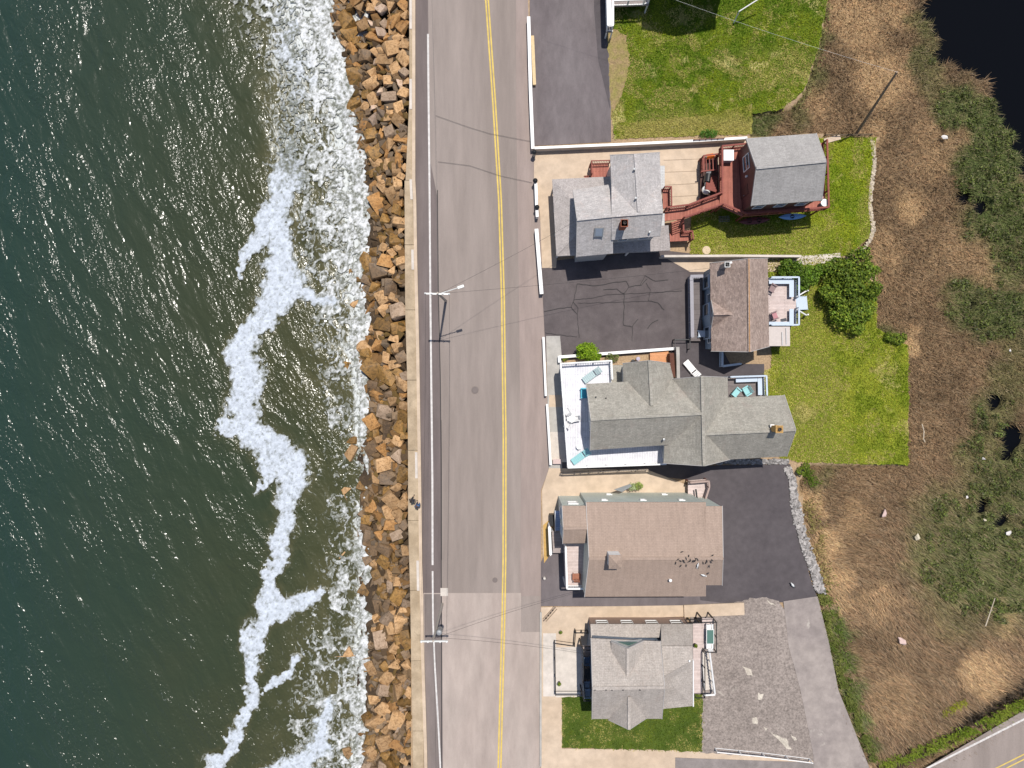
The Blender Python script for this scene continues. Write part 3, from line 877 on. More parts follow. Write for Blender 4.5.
for rad, tries in ((8.2, 3500), (6.6, 6000), (5.3, 9000), (4.3, 9000)):
    lim = {8.2: 84, 6.6: 165, 5.3: 250, 4.3: 299}[rad]
    for _ in range(tries):
        if len(placed) >= lim: break
        y = rg.uniform(-6, 774); l = float(rock_left(y)); r_ = float(rock_right(y))
        x = rg.uniform(l + rad * .4, r_ - rad * .55)
        rr_ = rad * rg.uniform(.85, 1.15)
        if all(math.hypot(x - q[0], y - q[1]) > (rr_ + q[2]) * .74 for q in placed):
            placed.append((x, y, rr_, rg.random()))
print('boulders', len(placed))
BANDS = [(45, 'beside the upper edge'), (100, 'beside the top lawn'), (150, 'across from the white boundary wall'), (205, 'across from the small red house'), (255, 'across from the grey roofed house'), (300, 'beside the upper utility pole'), (350, 'across from the cracked driveway'), (410, 'across from the white terrace'),
         (465, 'across from the large gabled house'), (525, 'beside the two walkers'), (580, 'across from the brown roof'), (625, 'above the lower utility pole'), (690, 'beside the lower utility pole'), (2000, 'beside the bottom edge')]
blab = []
for x, y, r_, q in placed:
    l = float(rock_left(y)); rr_ = float(rock_right(y)); t = (x - l) / (rr_ - l)
    u = rg.random()
    if y < 175:
        k = ('pale' if u < .22 else 'tan' if u < .62 else 'orange' if u < .84 else 'greyish') if t > .35 else ('golden' if u < .35 else 'orange' if u < .55 else 'dark brown' if u < .75 else 'tan')
    elif y < 600:
        k = ('tan' if u < .46 else 'greyish' if u < .52 else 'golden' if u < .74 else 'orange' if u < .86 else 'dark brown') if t > .3 else ('golden' if u < .45 else 'dark brown' if u < .62 else 'tan' if u < .85 else 'orange')
    else:
        k = 'orange' if u < .14 else 'tan' if u < .58 else 'golden' if u < .75 else 'dark brown' if u < .88 else 'greyish'
    if 520 < y < 570 and t > .2 and u < .4: k = 'orange'
    me = rock_meshes[(k, rg.randrange(7))]
    o = bpy.data.objects.new('boulder', me)
    z = rock_z(x, y); p = W(x, y, z)
    sc = r_ * .1 * 1.42
    o.location = p; o.scale = (sc * rg.uniform(.9, 1.15), sc * rg.uniform(.85, 1.1), sc * rg.uniform(.85, 1.1))
    o.rotation_euler = (rg.uniform(-.45, .45), rg.uniform(-.45, .45), rg.uniform(0, 6.28))
    link(o)
    row = 'out in the surf' if t < 0 else 'at the surf edge' if t < .3 else 'in mid slope' if t < .72 else 'against the seawall'
    size = 'big' if r_ > 7.4 else 'medium' if r_ > 5.2 else 'small'
    band = next(b_[1] for b_ in BANDS if y < b_[0])
    blab.append((f'{size} {k} boulder {row} {band}', y, o))
_by = {}
for l_, y, o in blab: _by.setdefault(l_, []).append((y, o))
for l_, L_ in _by.items():
    L_.sort(key=lambda e: e[0]); n = len(L_)
    words = {1: [''], 2: ['upper ', 'lower '], 3: ['upper ', 'middle ', 'lower ']}.get(n) or [['topmost ', 'second ', 'third ', 'fourth ', 'fifth ', 'sixth ', 'seventh '][min(i, 6)] for i in range(n)]
    for w_, (y, o) in zip(words, L_): tag(o, w_ + l_, 'boulder', 'boulders of the slope below the seawall')
# the small rubble between them: one object
allv = []; allf = []; nb = 0; allc = []
tmpl = []
for i in range(6):
    me = rock_mesh(500 + i, .9); me.calc_loop_triangles()
    tv = np.array([v_.co[:] for v_ in me.vertices]); tf = np.array([lt.vertices[:] for lt in me.loop_triangles]); tmpl.append((tv, tf))
rub = [np.array(c_) * .5 for c_ in ((.33, .21, .11), (.38, .26, .16), (.24, .15, .05), (.14, .09, .05), (.30, .22, .15), (.33, .18, .07))]  # stone colours darkened to paint shade into the gaps between boulders
for i in range(2400):
    y = rg.uniform(-160, 930); l = float(rock_left(y)); rr_ = float(rock_right(y)); x = rg.uniform(l - 3, rr_ - 1.5) if i % 3 else rg.uniform(l - 5, l + 9)
    inside = -8 < y < 776
    s_ = .1 * (rg.uniform(2.6, 5.0) if inside else rg.uniform(4, 8)) * 1.4
    z = rock_z(x, y) - .12; p = W(x, y, z)
    tv, tf = tmpl[rg.randrange(6)]
    mt = np.array(Matrix.Rotation(rg.uniform(0, 6), 3, 'Z') @ Matrix.Rotation(rg.uniform(-.6, .6), 3, 'X'))
    allv.append((tv * s_) @ mt.T + np.array(p)); allf.append(tf + nb); nb += len(tv)
    allc.append(np.tile(rub[rg.randrange(6)] * rg.uniform(.7, 1.2), (len(tv), 1)))
rb = np_mesh('rubble', np.concatenate(allv), np.concatenate(allf).ravel(), 3, attr_mat('rubble_stone', .85, 8, .25), np.concatenate(allc))
tag(rb, 'small broken stones filling the gaps between the boulders', 'rubble', kind='stuff')
# ================================================================== VEGETATION
def blades(name, label, cat, px, py, z0, length, width, lean, dirs, cols, mat):
    """one triangle per blade; px/py on the ground plane"""
    n = len(px)
    x = (px - 512) * S; y = -(py - 384) * S
    a = dirs
    dx = np.cos(a); dy = np.sin(a)
    sa = RNG.uniform(0, 2 * np.pi, n)
    # width direction: across the lean so that the blade shows its face from above
    wxx = -dy * width / 2; wyy = dx * width / 2
    hgt = length * np.cos(lean); out = length * np.sin(lean)
    v = np.zeros((n, 3, 3))
    v[:, 0] = np.stack([x - wxx, y - wyy, z0], 1)
    v[:, 1] = np.stack([x + wxx, y + wyy, z0], 1)
    v[:, 2] = np.stack([x + dx * out, y + dy * out, z0 + hgt], 1)
    f = np.arange(n * 3)
    c = np.repeat(cols, 3, axis=0)
    o = np_mesh(name, v.reshape(-1, 3), f, 3, mat, c)
    return tag(o, label, cat, kind='stuff')

def leaf_mat(name, trans=.25):
    m, nt, N, L, b = newmat(name)
    a = N.new('ShaderNodeVertexColor'); a.layer_name = 'Col'
    L.new(a.outputs[0], b.inputs['Base Color']); b.inputs['Roughness'].default_value = .6; b.inputs['Specular IOR Level'].default_value = .25
    tr = N.new('ShaderNodeBsdfTranslucent'); L.new(a.outputs[0], tr.inputs[0])
    mx = N.new('ShaderNodeMixShader'); mx.inputs[0].default_value = trans
    L.new(b.outputs[0], mx.inputs[1]); L.new(tr.outputs[0], mx.inputs[2])
    L.new(mx.outputs[0], N['Material Output'].inputs[0])
    return m
M_REED = leaf_mat('reed', .15); M_LEAF = leaf_mat('leaf', .25); M_BLADE = leaf_mat('grass_blade', .2)

# ---- reeds
n = 245000
px = RNG.uniform(740, 1085, n); py = RNG.uniform(-70, 820, n)
k = ~inpoly(px, py, DEV); px, py = px[k], py[k]
pf = pond_gap_f(px, py); df = ditch_f(px, py)
k = (pf < .55) & (df < .5); px, py, pf, df = px[k], py[k], pf[k], df[k]
cols, gr, pa = marsh_cols(px, py)
n = len(px)
cols = cols * (RNG.uniform(.45, 1.75, n)[:, None])
cols[:, 0] *= RNG.uniform(.95, 1.12, n)
light = RNG.random(n) < .13
cols[light] = cols[light] * .4 + np.array([.42, .31, .20]) * .6
low = sstep(430, 560, py)
flow = np.where(px > 700, -.62, 0) + (fbm(px * .02, py * .02, 2) - .5) * 1.6
dirs = np.where(RNG.random(n) < (.25 + .65 * low), flow + RNG.normal(0, .35, n), RNG.uniform(0, 2 * np.pi, n))
lean = np.clip(RNG.normal(.75, .3, n) + .25 * low, .1, 1.35)
leng = RNG.uniform(.35, .95, n) * (1 - .35 * pa) * (1 + .2 * low)
zb = -.45 + .35 * (fbm((px - 512) * S * .35, -(py - 384) * S * .35, 4) - .5) - .02 - 1.1 * pf - .7 * df
blades('reeds', 'dry brown reeds covering the marsh', 'reeds', px, py, zb, leng, RNG.uniform(.03, .085, n), lean, dirs, np.clip(cols, 0, .7), M_REED)

# ---- grass on the lawns
def lawn_blades(poly, dens, name, label, c1, c2, hole=None):
    xs_ = [p[0] for p in poly]; ys_ = [p[1] for p in poly]
    x0, x1, y0, y1 = min(xs_), max(xs_), max(min(ys_), -30), max(ys_)
    n = int((x1 - x0) * (y1 - y0) * .01 * dens)
    px = RNG.uniform(x0, x1, n); py = RNG.uniform(y0, y1, n)
    k = inpoly(px, py, poly); px, py = px[k] + RNG.normal(0, .8, k.sum()), py[k] + RNG.normal(0, .8, k.sum()); n = len(px)
    v = fbm(px * .045 + 11, py * .045, 5, .65); dv = fbm(px * .07, py * .07 + 40, 6, .8); a1, a2 = np.percentile(dv, (66, 88)); dry = .85 * sstep(a1, a2, dv)[:, None]
    if hole is not None: dry = np.maximum(dry, hole(px, py)[:, None])
    lo_, hi_ = np.percentile(v, (20, 80)); vv = sstep(lo_, hi_, v)[:, None]
    c = (np.array(c1)[None] * (1 - vv) + np.array(c2)[None] * vv) * (1 - dry) + np.array([.46, .39, .13])[None] * dry
    c = c * RNG.uniform(.6, 1.5, n)[:, None]
    blades(name, label, 'grass', px, py, np.full(n, .09), RNG.uniform(.10, .19, n), RNG.uniform(.05, .11, n), RNG.uniform(.2, 1.1, n), RNG.uniform(0, 6.28, n), np.clip(c, 0, .8), M_BLADE)
def dryA(px, py):
    w = (fbm(px * .06, py * .06, 3) - .5) * 30
    b_ = fbm(px * .03 + 4, py * .05 + 8, 4, .7)
    return np.clip(sstep(104, 128, py + w * .6) * sstep(620, 650, px) + .85 * sstep(*np.percentile(b_, (55, 72)), b_) * sstep(40, 70, py + w) + sstep(20, 6, np.hypot(px - 790, py - 70) - 8 + w) * .7 + sstep(26, 10, np.hypot(px - 618, py - 72) + w * .5), 0, .9)
def dryB(px, py):
    w = (fbm(px * .06, py * .06, 3) - .5) * 30
    return np.clip(sstep(214, 236, py + w * .5) * sstep(850, 790, px) * .75 + sstep(12, 4, np.abs(px - 866) + np.maximum(0, 200 - py)) * .6, 0, .9)
def dryC(px, py):
    w = (fbm(px * .05, py * .05, 3) - .5) * 40
    return np.clip(sstep(40, 14, np.abs(px - 802 - (py - 330) * .12 + w * .5)) * .62 + sstep(445, 462, py + w * .2) * sstep(850, 810, px), 0, .85)
def dryF(px, py):
    w = (fbm(px * .2, py * .2, 3) - .5) * 12
    e = np.minimum.reduce([px - 562, 702 - px, py - 694, 751 - py]) + w * .8
    return np.clip(sstep(4, 0, e) * .9 + sstep(6, 0, np.abs(py - 735 + w)) * sstep(18, 8, np.abs(px - 630)) * .8, 0, .9)
lawn_blades(LAWN_A, 150, 'lawn_grass', 'green lawn with yellow dry patches above the grey house', (.095, .175, .005), (.25, .30, .018), dryA)
lawn_blades(LAWN_B, 150, 'lawn_grass', 'bright green lawn around the small red house', (.17, .26, .007), (.33, .37, .022), dryB)
lawn_blades(LAWN_C, 150, 'lawn_grass', 'yellowish green back lawn beside the marsh', (.15, .205, .008), (.37, .38, .04), dryC)
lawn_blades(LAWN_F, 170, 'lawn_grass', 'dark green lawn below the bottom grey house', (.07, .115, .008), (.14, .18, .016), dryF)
# green verges: beside the pale driveway and along the right-hand road
def verge(line, w, dens, name, label, c1, c2, z=-.3, hgt=(.2, .5)):
    P, Q, A = [], [], []
    for a, c in zip(line[:-1], line[1:]):
        L_ = math.hypot(c[0] - a[0], c[1] - a[1]); n = int(L_ * w * .01 * dens)
        t = RNG.random(n); off = RNG.normal(0, w * .3, n)
        nx, ny = -(c[1] - a[1]) / L_, (c[0] - a[0]) / L_
        P.append(a[0] + (c[0] - a[0]) * t + nx * off); Q.append(a[1] + (c[1] - a[1]) * t + ny * off)
    px = np.concatenate(P); py = np.concatenate(Q); n = len(px)
    keep = fbm(px * .12, py * .12, 4) > .40
    px, py = px[keep], py[keep]; n = len(px)
    v = fbm(px * .1 + 3, py * .1, 3)[:, None]
    c = (np.array(c1)[None] * (1 - v) + np.array(c2)[None] * v) * RNG.uniform(.6, 1.4, n)[:, None]
    blades(name, label, 'grass', px, py, np.full(n, z), RNG.uniform(*hgt, n), RNG.uniform(.06, .14, n), RNG.uniform(.3, 1.2, n), RNG.uniform(0, 6.28, n), c, M_LEAF)
verge([(822, 590), (834, 625), (842, 660), (848, 690), (860, 725), (872, 755)], 15, 130, 'verge_grass', 'bright green weeds along the pale driveway edge', (.06, .12, .012), (.22, .26, .05))
verge([(880, 768), (920, 752), (955, 738), (990, 722), (1040, 694)], 11, 140, 'verge_grass', 'yellow green weeds between the ditch and the corner road', (.12, .20, .01), (.26, .30, .04), -.05)
verge([(821, 592), (831, 636), (843, 686), (860, 728), (874, 762)], 7, 260, 'verge_grass', 'thin line of weeds hugging the pale driveway kerb', (.07, .12, .015), (.26, .26, .07), .0, (.15, .35))
verge([(945, 716), (958, 708), (968, 703)], 6, 160, 'verge_grass', 'small bright yellow weed patch on the marsh edge', (.30, .34, .01), (.36, .38, .03), -.3)
verge([(816, 486), (806, 470), (800, 476)], 9, 120, 'verge_grass', 'green weeds at the corner of the white stone edging', (.06, .12, .01), (.14, .2, .02), -.1)
verge([(828, 2), (820, 50), (806, 95), (796, 108)], 9, 70, 'verge_grass', 'pale dry grass fringe between top lawn and marsh', (.30, .25, .12), (.20, .22, .06), -.2)
verge([(808, 500), (820, 545), (828, 585)], 14, 60, 'verge_grass', 'straw coloured grass beside the white stone edging', (.40, .29, .14), (.22, .22, .05), -.2)
# brush in the ditch
n = 9000
px = RNG.uniform(880, 1040, n); py = RNG.uniform(680, 772, n)
k = ditch_f(px, py) > .3; px, py = px[k], py[k]; n = len(px)
c = np.array([.055, .042, .03])[None] * RNG.uniform(.4, 2.2, n)[:, None]
blades('ditch_brush', 'dark tangled brush in the roadside ditch', 'brush', px, py, np.full(n, -.9), RNG.uniform(.3, 1.0, n), RNG.uniform(.03, .09, n), RNG.uniform(.3, 1.3, n), RNG.uniform(0, 6.28, n), c, M_REED)

def crown_mesh(name, lobes, n, leaf, cols, parent, seed=1):
    """leaf-sized faces spread through lobes [(x,y,z,rx,ry,rz)] in world metres"""
    rg_ = np.random.default_rng(seed)
    vols = np.array([l[3] * l[4] for l in lobes]); pr = vols / vols.sum()
    idx = rg_.choice(len(lobes), n, p=pr); L_ = np.array(lobes)[idx]
    d = rg_.normal(size=(n, 3)); d /= np.linalg.norm(d, axis=1)[:, None]; d[:, 2] = np.abs(d[:, 2]) * np.where(rg_.random(n) < .8, 1, -1)
    wob = fbm(d[:, 0] * 3 + idx * 3.1 + 20, d[:, 1] * 3 + d[:, 2] * 2 + 20, 3) - .5
    r = (rg_.uniform(.55, 1.0, n) ** .5) * (1 + wob * .8)
    c = L_[:, :3] + d * L_[:, 3:] * r[:, None]
    nrm = d * .6 + rg_.normal(size=(n, 3)) * .55; nrm[:, 2] += .35
    nrm /= np.linalg.norm(nrm, axis=1)[:, None]
    t = np.cross(nrm, rg_.normal(size=(n, 3))); t /= np.linalg.norm(t, axis=1)[:, None]; b_ = np.cross(nrm, t)
    s_ = leaf * rg_.uniform(.6, 1.3, n)[:, None]
    v = np.stack([c - t * s_, c - b_ * s_ * .55, c + t * s_, c + b_ * s_ * .55], 1)
    off = np.array(origin_of(parent)); v = v - off
    lobe_tone = rg_.uniform(.75, 1.25, len(lobes))[idx]
    cc = np.array(cols)[rg_.integers(0, len(cols), n)] * (rg_.uniform(.65, 1.3, n) * lobe_tone)[:, None]
    o = np_mesh(name, v.reshape(-1, 3), np.arange(n * 4), 4, M_LEAF, np.repeat(cc, 4, axis=0))
    if parent is not None: o.parent = parent
    return o
def bush(name, label, cat, cpx, cpy, lobes_px, n, leaf, cols, seed, group=None, base=0.0, hgt=1.5):
    """lobes_px: (px,py,r_px,height)"""
    t = thing(name, label, cat, W(cpx, cpy, base), group)
    rg_ = random.Random(seed); L_ = []
    for x, y, r_, h in lobes_px:
        p = W(x, y, h * .6)
        L_.append((p.x, p.y, base + h * .5, r_ * .1, r_ * .1, h * .55))
        for k in range(4):
            a = rg_.uniform(0, 6.28)
            L_.append((p.x + math.cos(a) * r_ * .07, p.y + math.sin(a) * r_ * .07, base + h * rg_.uniform(.45, .95), r_ * .045, r_ * .045, h * .25))
    crown_mesh('crown', L_, n, leaf, cols, t, seed)
    mb = MB(); c0 = W(cpx, cpy, base)
    mb.tube(c0 - Vector((0, 0, .15)), c0 + Vector((0, 0, hgt * .35)), .12, .08)
    for L1 in L_[::5]:
        mb.tube(c0 + Vector((0, 0, hgt * .1)), (L1[0], L1[1], L1[2]), .06, .02, 6)
    mb.build('trunk', M_TRUNK, t)
    return t
G1 = [(.10, .19, .012), (.14, .24, .02), (.075, .14, .012), (.18, .27, .035)]
G2 = [(.12, .185, .016), (.19, .26, .026), (.26, .32, .036), (.08, .125, .012)]
bush('hedge_bush', 'long bright green bush behind the blue trimmed rear deck', 'bush', 800, 274, [(787, 268, 8, 1.6), (798, 272, 10, 2.0), (812, 273, 9, 1.8), (800, 282, 9, 1.5), (820, 270, 6, 1.3), (799, 288, 6, 1.2), (806, 277, 10, 1.9)], 5200, .11, G1, 3, hgt=1.8)
bush('large_bush', 'very large rounded green bush between back lawn and marsh', 'bush', 847, 292, [(836, 272, 13, 2.3), (858, 262, 12, 2.4), (848, 280, 16, 2.9), (834, 292, 12, 2.3), (862, 286, 14, 2.6), (850, 300, 15, 2.6), (845, 316, 13, 2.2), (862, 310, 12, 2.0), (856, 324, 10, 1.6), (838, 306, 9, 1.8), (868, 270, 9, 1.9), (866, 298, 10, 2.0)], 17000, .13, G2 + [(.12, .20, .02)], 4, hgt=2.5)
bush('low_shrub', 'small dark green shrub by the marsh corner of the back lawn', 'shrub', 895, 337, [(890, 336, 5, .9), (898, 339, 6, 1.0), (904, 337, 4, .7)], 900, .10, G2, 5, base=-.2, hgt=.9)
bush('round_shrub', 'lime green shrub in the planter above the white roof terrace', 'shrub', 588, 352, [(584, 349, 7, 2.0), (592, 353, 7, 1.9), (588, 352, 8.5, 2.3), (597, 357, 4, 1.3), (581, 355, 5, 1.4)], 4200, .09, [(.20, .32, .012), (.26, .38, .02), (.14, .25, .012)], 6, hgt=2.0)
bush('planter_shrub', 'small yellow green shrub beside the lime shrub in the planter', 'shrub', 565, 358, [(565, 358, 3.2, .6)], 260, .07, [(.22, .26, .03), (.15, .2, .02)], 7, hgt=.6)
bush('planter_shrub', 'loose leafy plants in the courtyard bed right of lime shrub', 'shrub', 611, 357, [(609, 357, 4, .8), (615, 358, 4, .7)], 420, .07, [(.16, .22, .05), (.2, .22, .08)], 8, hgt=.7)
bush('low_shrub', 'low green shrub on the wall above the beige yard', 'shrub', 709, 134, [(705, 134, 4.5, .6), (713, 133.5, 4.5, .6)], 700, .07, [(.07, .17, .02), (.1, .22, .03)], 9, hgt=.6)
bush('low_shrub', 'dark green shrub at the top of the white stone edging', 'shrub', 803, 468, [(801, 471, 4, .8), (806, 467, 4, .8)], 600, .09, G2, 10, hgt=.8)
bush('round_shrub', 'clipped pale green shrub left of its twin beside the brown roofed house', 'shrub', 632, 486, [(632, 487, 3.6, 1.4)], 700, .05, [(.42, .48, .28), (.34, .42, .2)], 11, hgt=1.2)
bush('round_shrub', 'clipped olive green shrub right of its twin beside the brown roofed house', 'shrub', 639, 485, [(638.5, 486, 4.0, 1.4)], 700, .05, [(.34, .42, .10), (.28, .36, .10)], 12, hgt=1.2)
# shrubby green cover of the wet marsh
lob = []
rg2 = random.Random(5)
tx = RNG.uniform(925, 1050, 1600); ty = RNG.uniform(60, 650, 1600)
gm = blobs(tx, ty, LOWG); pm = pond_gap_f(tx, ty)
for x, y, g_, p_ in zip(tx, ty, gm, pm):
    if g_ > .5 and p_ < .35 and rg2.random() < .62:
        h = rg2.uniform(.15, .55); lob.append(((x - 512) * S, -(y - 384) * S, -.35 + h * .3, rg2.uniform(.25, .6), rg2.uniform(.25, .6), h * .5))
o = crown_mesh('marsh_shrubs', lob, 26000, .13, [(.09, .12, .03), (.12, .15, .035), (.18, .175, .08), (.09, .10, .04), (.15, .18, .04)], None, 15)
tag(o, 'low green shrubby growth on the wet marsh by the pond', 'marsh shrubs', kind='stuff')

# white stone edging of the dark driveway
tag_pts = [(787, 468), (792, 480), (794, 500), (799, 525), (806, 548), (814, 570), (820, 592)]
vs, fs, cs = [], [], []; nb = 0
for i in range(1100):
    j = rg2.randrange(len(tag_pts) - 1); t = rg2.random(); a, c = tag_pts[j], tag_pts[j + 1]
    w_ = 3.2 if j < 2 else 4.6
    x = a[0] + (c[0] - a[0]) * t + rg2.uniform(-w_, w_); y = a[1] + (c[1] - a[1]) * t + rg2.uniform(-2, 2)
    tv, tf = tmpl[rg2.randrange(6)]; s_ = rg2.uniform(.10, .24); mt = np.array(Matrix.Rotation(rg2.uniform(0, 6), 3, 'Z'))
    vs.append((tv * s_) @ mt.T + np.array(W(x, y, 0)) + np.array([0, 0, .12])); fs.append(tf + nb); nb += len(tv)
    cs.append(np.tile(np.array([.34, .315, .30]) * rg2.uniform(.4, 1.3), (len(tv), 1)))
for i in range(420):
    x = rg2.uniform(716, 788); y = 462 + rg2.uniform(-2.5, 1.5)
    tv, tf = tmpl[rg2.randrange(6)]; s_ = rg2.uniform(.10, .22)
    vs.append(tv * s_ + np.array(W(x, y, 0)) + np.array([0, 0, .12])); fs.append(tf + nb); nb += len(tv); cs.append(np.tile(np.array([.30, .28, .27]) * rg2.uniform(.4, 1.3), (len(tv), 1)))
for i in range(500):
    a = rg2.random(); x = 872 + 2 * math.sin(a * 9) - (18 * max(0, (a - .75) * 4) ** 1.5); y = 140 + 118 * a
    x += rg2.uniform(-1.5, 1.5)
    tv, tf = tmpl[rg2.randrange(6)]; s_ = rg2.uniform(.08, .2)
    vs.append(tv * s_ + np.array(W(x, y, 0)) + np.array([0, 0, .03])); fs.append(tf + nb); nb += len(tv); cs.append(np.tile(np.array([.50, .42, .32]) * rg2.uniform(.55, 1.15), (len(tv), 1)))
o = np_mesh('edging_stones', np.concatenate(vs), np.concatenate(fs).ravel(), 3, attr_mat('edging_stone', .85, 8, .2), np.concatenate(cs))
tag(o, 'loose white and pale stones edging the dark driveway and lawn', 'stones', kind='stuff')
# ================================================================== BUILDING TOOLS
M_FASCIA = plain('grey_trim', (.40, .38, .37), .7)
def V2(v): return Vector((v.x, v.y))
def gable_body(parent, A, B, C, D, ze, zr, roof_m, wall_m, R1=None, R2=None, over=.3, z0=0.0, t=.13, cap=True, walls=True, ends=(True, True), rname='roof', zr2=None, fascia=None):
    """A-B is one gable end, C-D the other; pixel corners of the eaves at height ze, ridge at zr"""
    a, b, c, d = [W(p[0], p[1], ze) for p in (A, B, C, D)]
    zr2 = zr if zr2 is None else zr2
    r1 = W(*R1, zr) if R1 else Vector(((a.x + b.x) / 2, (a.y + b.y) / 2, zr))
    r2 = W(*R2, zr2) if R2 else Vector(((c.x + d.x) / 2, (c.y + d.y) / 2, zr2))
    mb = MB()
    mb.slab([a, d, r2, r1], t); mb.slab([b, c, r2, r1], t)
    roof = mb.build(rname, roof_m, parent)
    if cap:
        mb = MB(); mb.beam(r1 + Vector((0, 0, .02)), r2 + Vector((0, 0, .02)), .26, .05); mb.build('ridge_cap', roof_m, roof)
    # white edge trim on the two gable ends
    for p, q, r_, on in ((a, b, r1, ends[0]), (d, c, r2, ends[1])):
        mb = MB()
        if on:
            for e in (p, q):
                dd = Vector((0, 0, -t * .5 - .01)); mb.beam(e + dd, r_ + dd, .05, t + .05)
        if mb.v: mb.build('fascia', fascia or M_FASCIA, roof)
    if walls:
        ax = (V2(d) + V2(c) - V2(a) - V2(b)).normalized()        # along the ridge
        pr = (V2(a) - V2(b)).normalized()
        def ins(p, s1, s2): return V2(p) + ax * over * s1 + pr * over * s2
        wa, wb, wc, wd = ins(a, 1, -1), ins(b, 1, 1), ins(c, -1, 1), ins(d, -1, -1)
        half = max(.5, (V2(a) - V2(b)).length / 2); sl = (zr - ze) / half
        zt = ze + sl * over - t - .02
        m1 = V2(r1) + ax * over; m2 = V2(r2) - ax * over
        mb = MB()
        P = [(wa, zt), (m1, zr - t - .02), (wb, zt), (wc, zt), (m2, zr2 - t - .02), (wd, zt)]
        vs = [Vector((p.x, p.y, z0)) for p, _ in P] + [Vector((p.x, p.y, z)) for p, z in P]
        fs = [(i, (i + 1) % 6, (i + 1) % 6 + 6, i + 6) for i in range(6)]
        fs += [(6, 7, 10, 11), (7, 8, 9, 10), (5, 4, 3, 2, 1, 0)]
        mb.add(vs, fs); mb.build('wall', wall_m, parent)
        return dict(roof=roof, wa=wa, wb=wb, wc=wc, wd=wd, zt=zt, r1=r1, r2=r2)
    return dict(roof=roof, r1=r1, r2=r2)

def window(parent, p, nrm, w, h, z, frame=None, mull=True):
    """p: 2D point on the wall face, nrm: outward 2D normal, z: sill height"""
    frame = frame or M_WHITE
    nrm = nrm.normalized(); t = Vector((-nrm.y, nrm.x)); ang = math.atan2(t.y, t.x)
    def c3(u, zz, o): q = p + t * u + nrm * o; return (q.x, q.y, zz)
    mb = MB()
    for u in (-w / 2, w / 2): mb.box(c3(u, z + h / 2, .03), (.08, .08, h + .08), ang)
    for zz in (z, z + h): mb.box(c3(0, zz, .034), (w - .08, .09, .08), ang)
    if mull:
        mb.box(c3(0, z + h / 2, .03), (w - .08, .05, .05), ang)
    f = mb.build('window', frame, parent)
    mb = MB(); mb.box(c3(0, z + h / 2, .012), (w - .08, .016, h - .08), ang); mb.build('pane', M_GLASS, f)
    return f
def wall_windows(parent, a, b, centre, z, n, w=.9, h=1.25, frame=None):
    """n windows evenly along the wall a-b, facing away from centre"""
    d = (b - a); nr = Vector((-d.y, d.x)).normalized(); mid = (a + b) / 2
    if (mid - centre).dot(nr) < 0: nr = -nr
    for i in range(n):
        window(parent, a + d * ((i + .5) / n), nr, w, h, z, frame)
def door(parent, p, nrm, z=0.0, mat=None, w=.9, h=2.03):
    nrm = nrm.normalized(); t = Vector((-nrm.y, nrm.x)); ang = math.atan2(t.y, t.x)
    mb = MB(); q = p + nrm * .03; mb.box((q.x, q.y, z + h / 2), (w, .06, h), ang)
    q2 = p + nrm * .064; mb.box((q2.x, q2.y, z + h * .72), (w * .6, .02, h * .3), ang)
    d = mb.build('door', mat or M_WHITE, parent)
    mb = MB(); q3 = p + nrm * .09 + t * w * .38; mb.box((q3.x, q3.y, z + 1.0), (.05, .06, .12), ang); mb.build('handle', M_GREYM, d)
def poly_walls(parent, pts_px, zref, z0, z1, mat, name='wall'):
    pts = [W2(x, y, zref) for x, y in pts_px]
    mb = MB(); mb.prism(pts, z0, z1); return mb.build(name, mat, parent)
def roof_slabs(parent, polys, mat, t=.12, name='roof'):
    mb = MB()
    for poly in polys: mb.slab([W(*p) for p in poly], t)
    return mb.build(name, mat, parent)
def chimney(parent, px, py, z0, z1, w, d, mat, rot=0.0, flue=None):
    c = W(px, py, z1); mb = MB()
    mb.box((c.x, c.y, (z0 + z1) / 2), (w, d, z1 - z0), rot)
    mb.box((c.x, c.y, z1 - .06), (w + .1, d + .1, .12), rot)
    ch = mb.build('chimney', mat, parent)
    mb = MB(); mb.lathe((c.x, c.y, z1), [(.14, -.02), (.15, .16), (.11, .16), (.10, .02)], 12); mb.build('flue', flue or plain('flue_clay', (.05, .04, .035), .9), ch)
def vent(parent, px, py, z, mat=None, r=.07, h=.35):
    c = W(px, py, z + h); mb = MB(); mb.tube((c.x, c.y, z - .25), (c.x, c.y, z + h), r, r, 10); mb.lathe((c.x, c.y, z + h), [(r * 1.5, -.03), (r * 1.5, .03), (.01, .05)], 10)
    mb.build('vent_pipe', mat or M_BLACK, parent)
def railing(parent, pts, h=1.0, mat=None, post=.09, rail=.07, gap=.16, step=1.5, name='railing', bal=True, balw=.03):
    """pts: world points of the floor line"""
    mat = mat or M_WHITE; mb = MB(); pts = [Vector(p) for p in pts]
    up = Vector((0, 0, 1))
    for i, (a, b) in enumerate(zip(pts[:-1], pts[1:])):
        L_ = (b - a).length; n = max(1, round(L_ / step)); d = (b - a) / L_
        a2, b2 = a + d * post / 2, b - d * post / 2
        mb.beam(a2 + up * h, b2 + up * h, rail * 1.3, rail * .7)
        mb.beam(a2 + up * .12, b2 + up * .12, rail * .7, rail * .7)
        for k in range(n + 1):
            if k == 0 and i > 0: continue
            p = a + (b - a) * k / n; ang = math.atan2(d.y, d.x)
            mb.box(p + up * (h + .06) / 2, (post, post, h + .06), ang)
        if bal:
            m = int(L_ / gap)
            for k in range(1, m):
                p = a + (b - a) * k / m; mb.box(p + up * (h * .5 + .06), (balw, balw, h - .2), math.atan2(d.y, d.x))
    return mb.build(name, mat, parent)
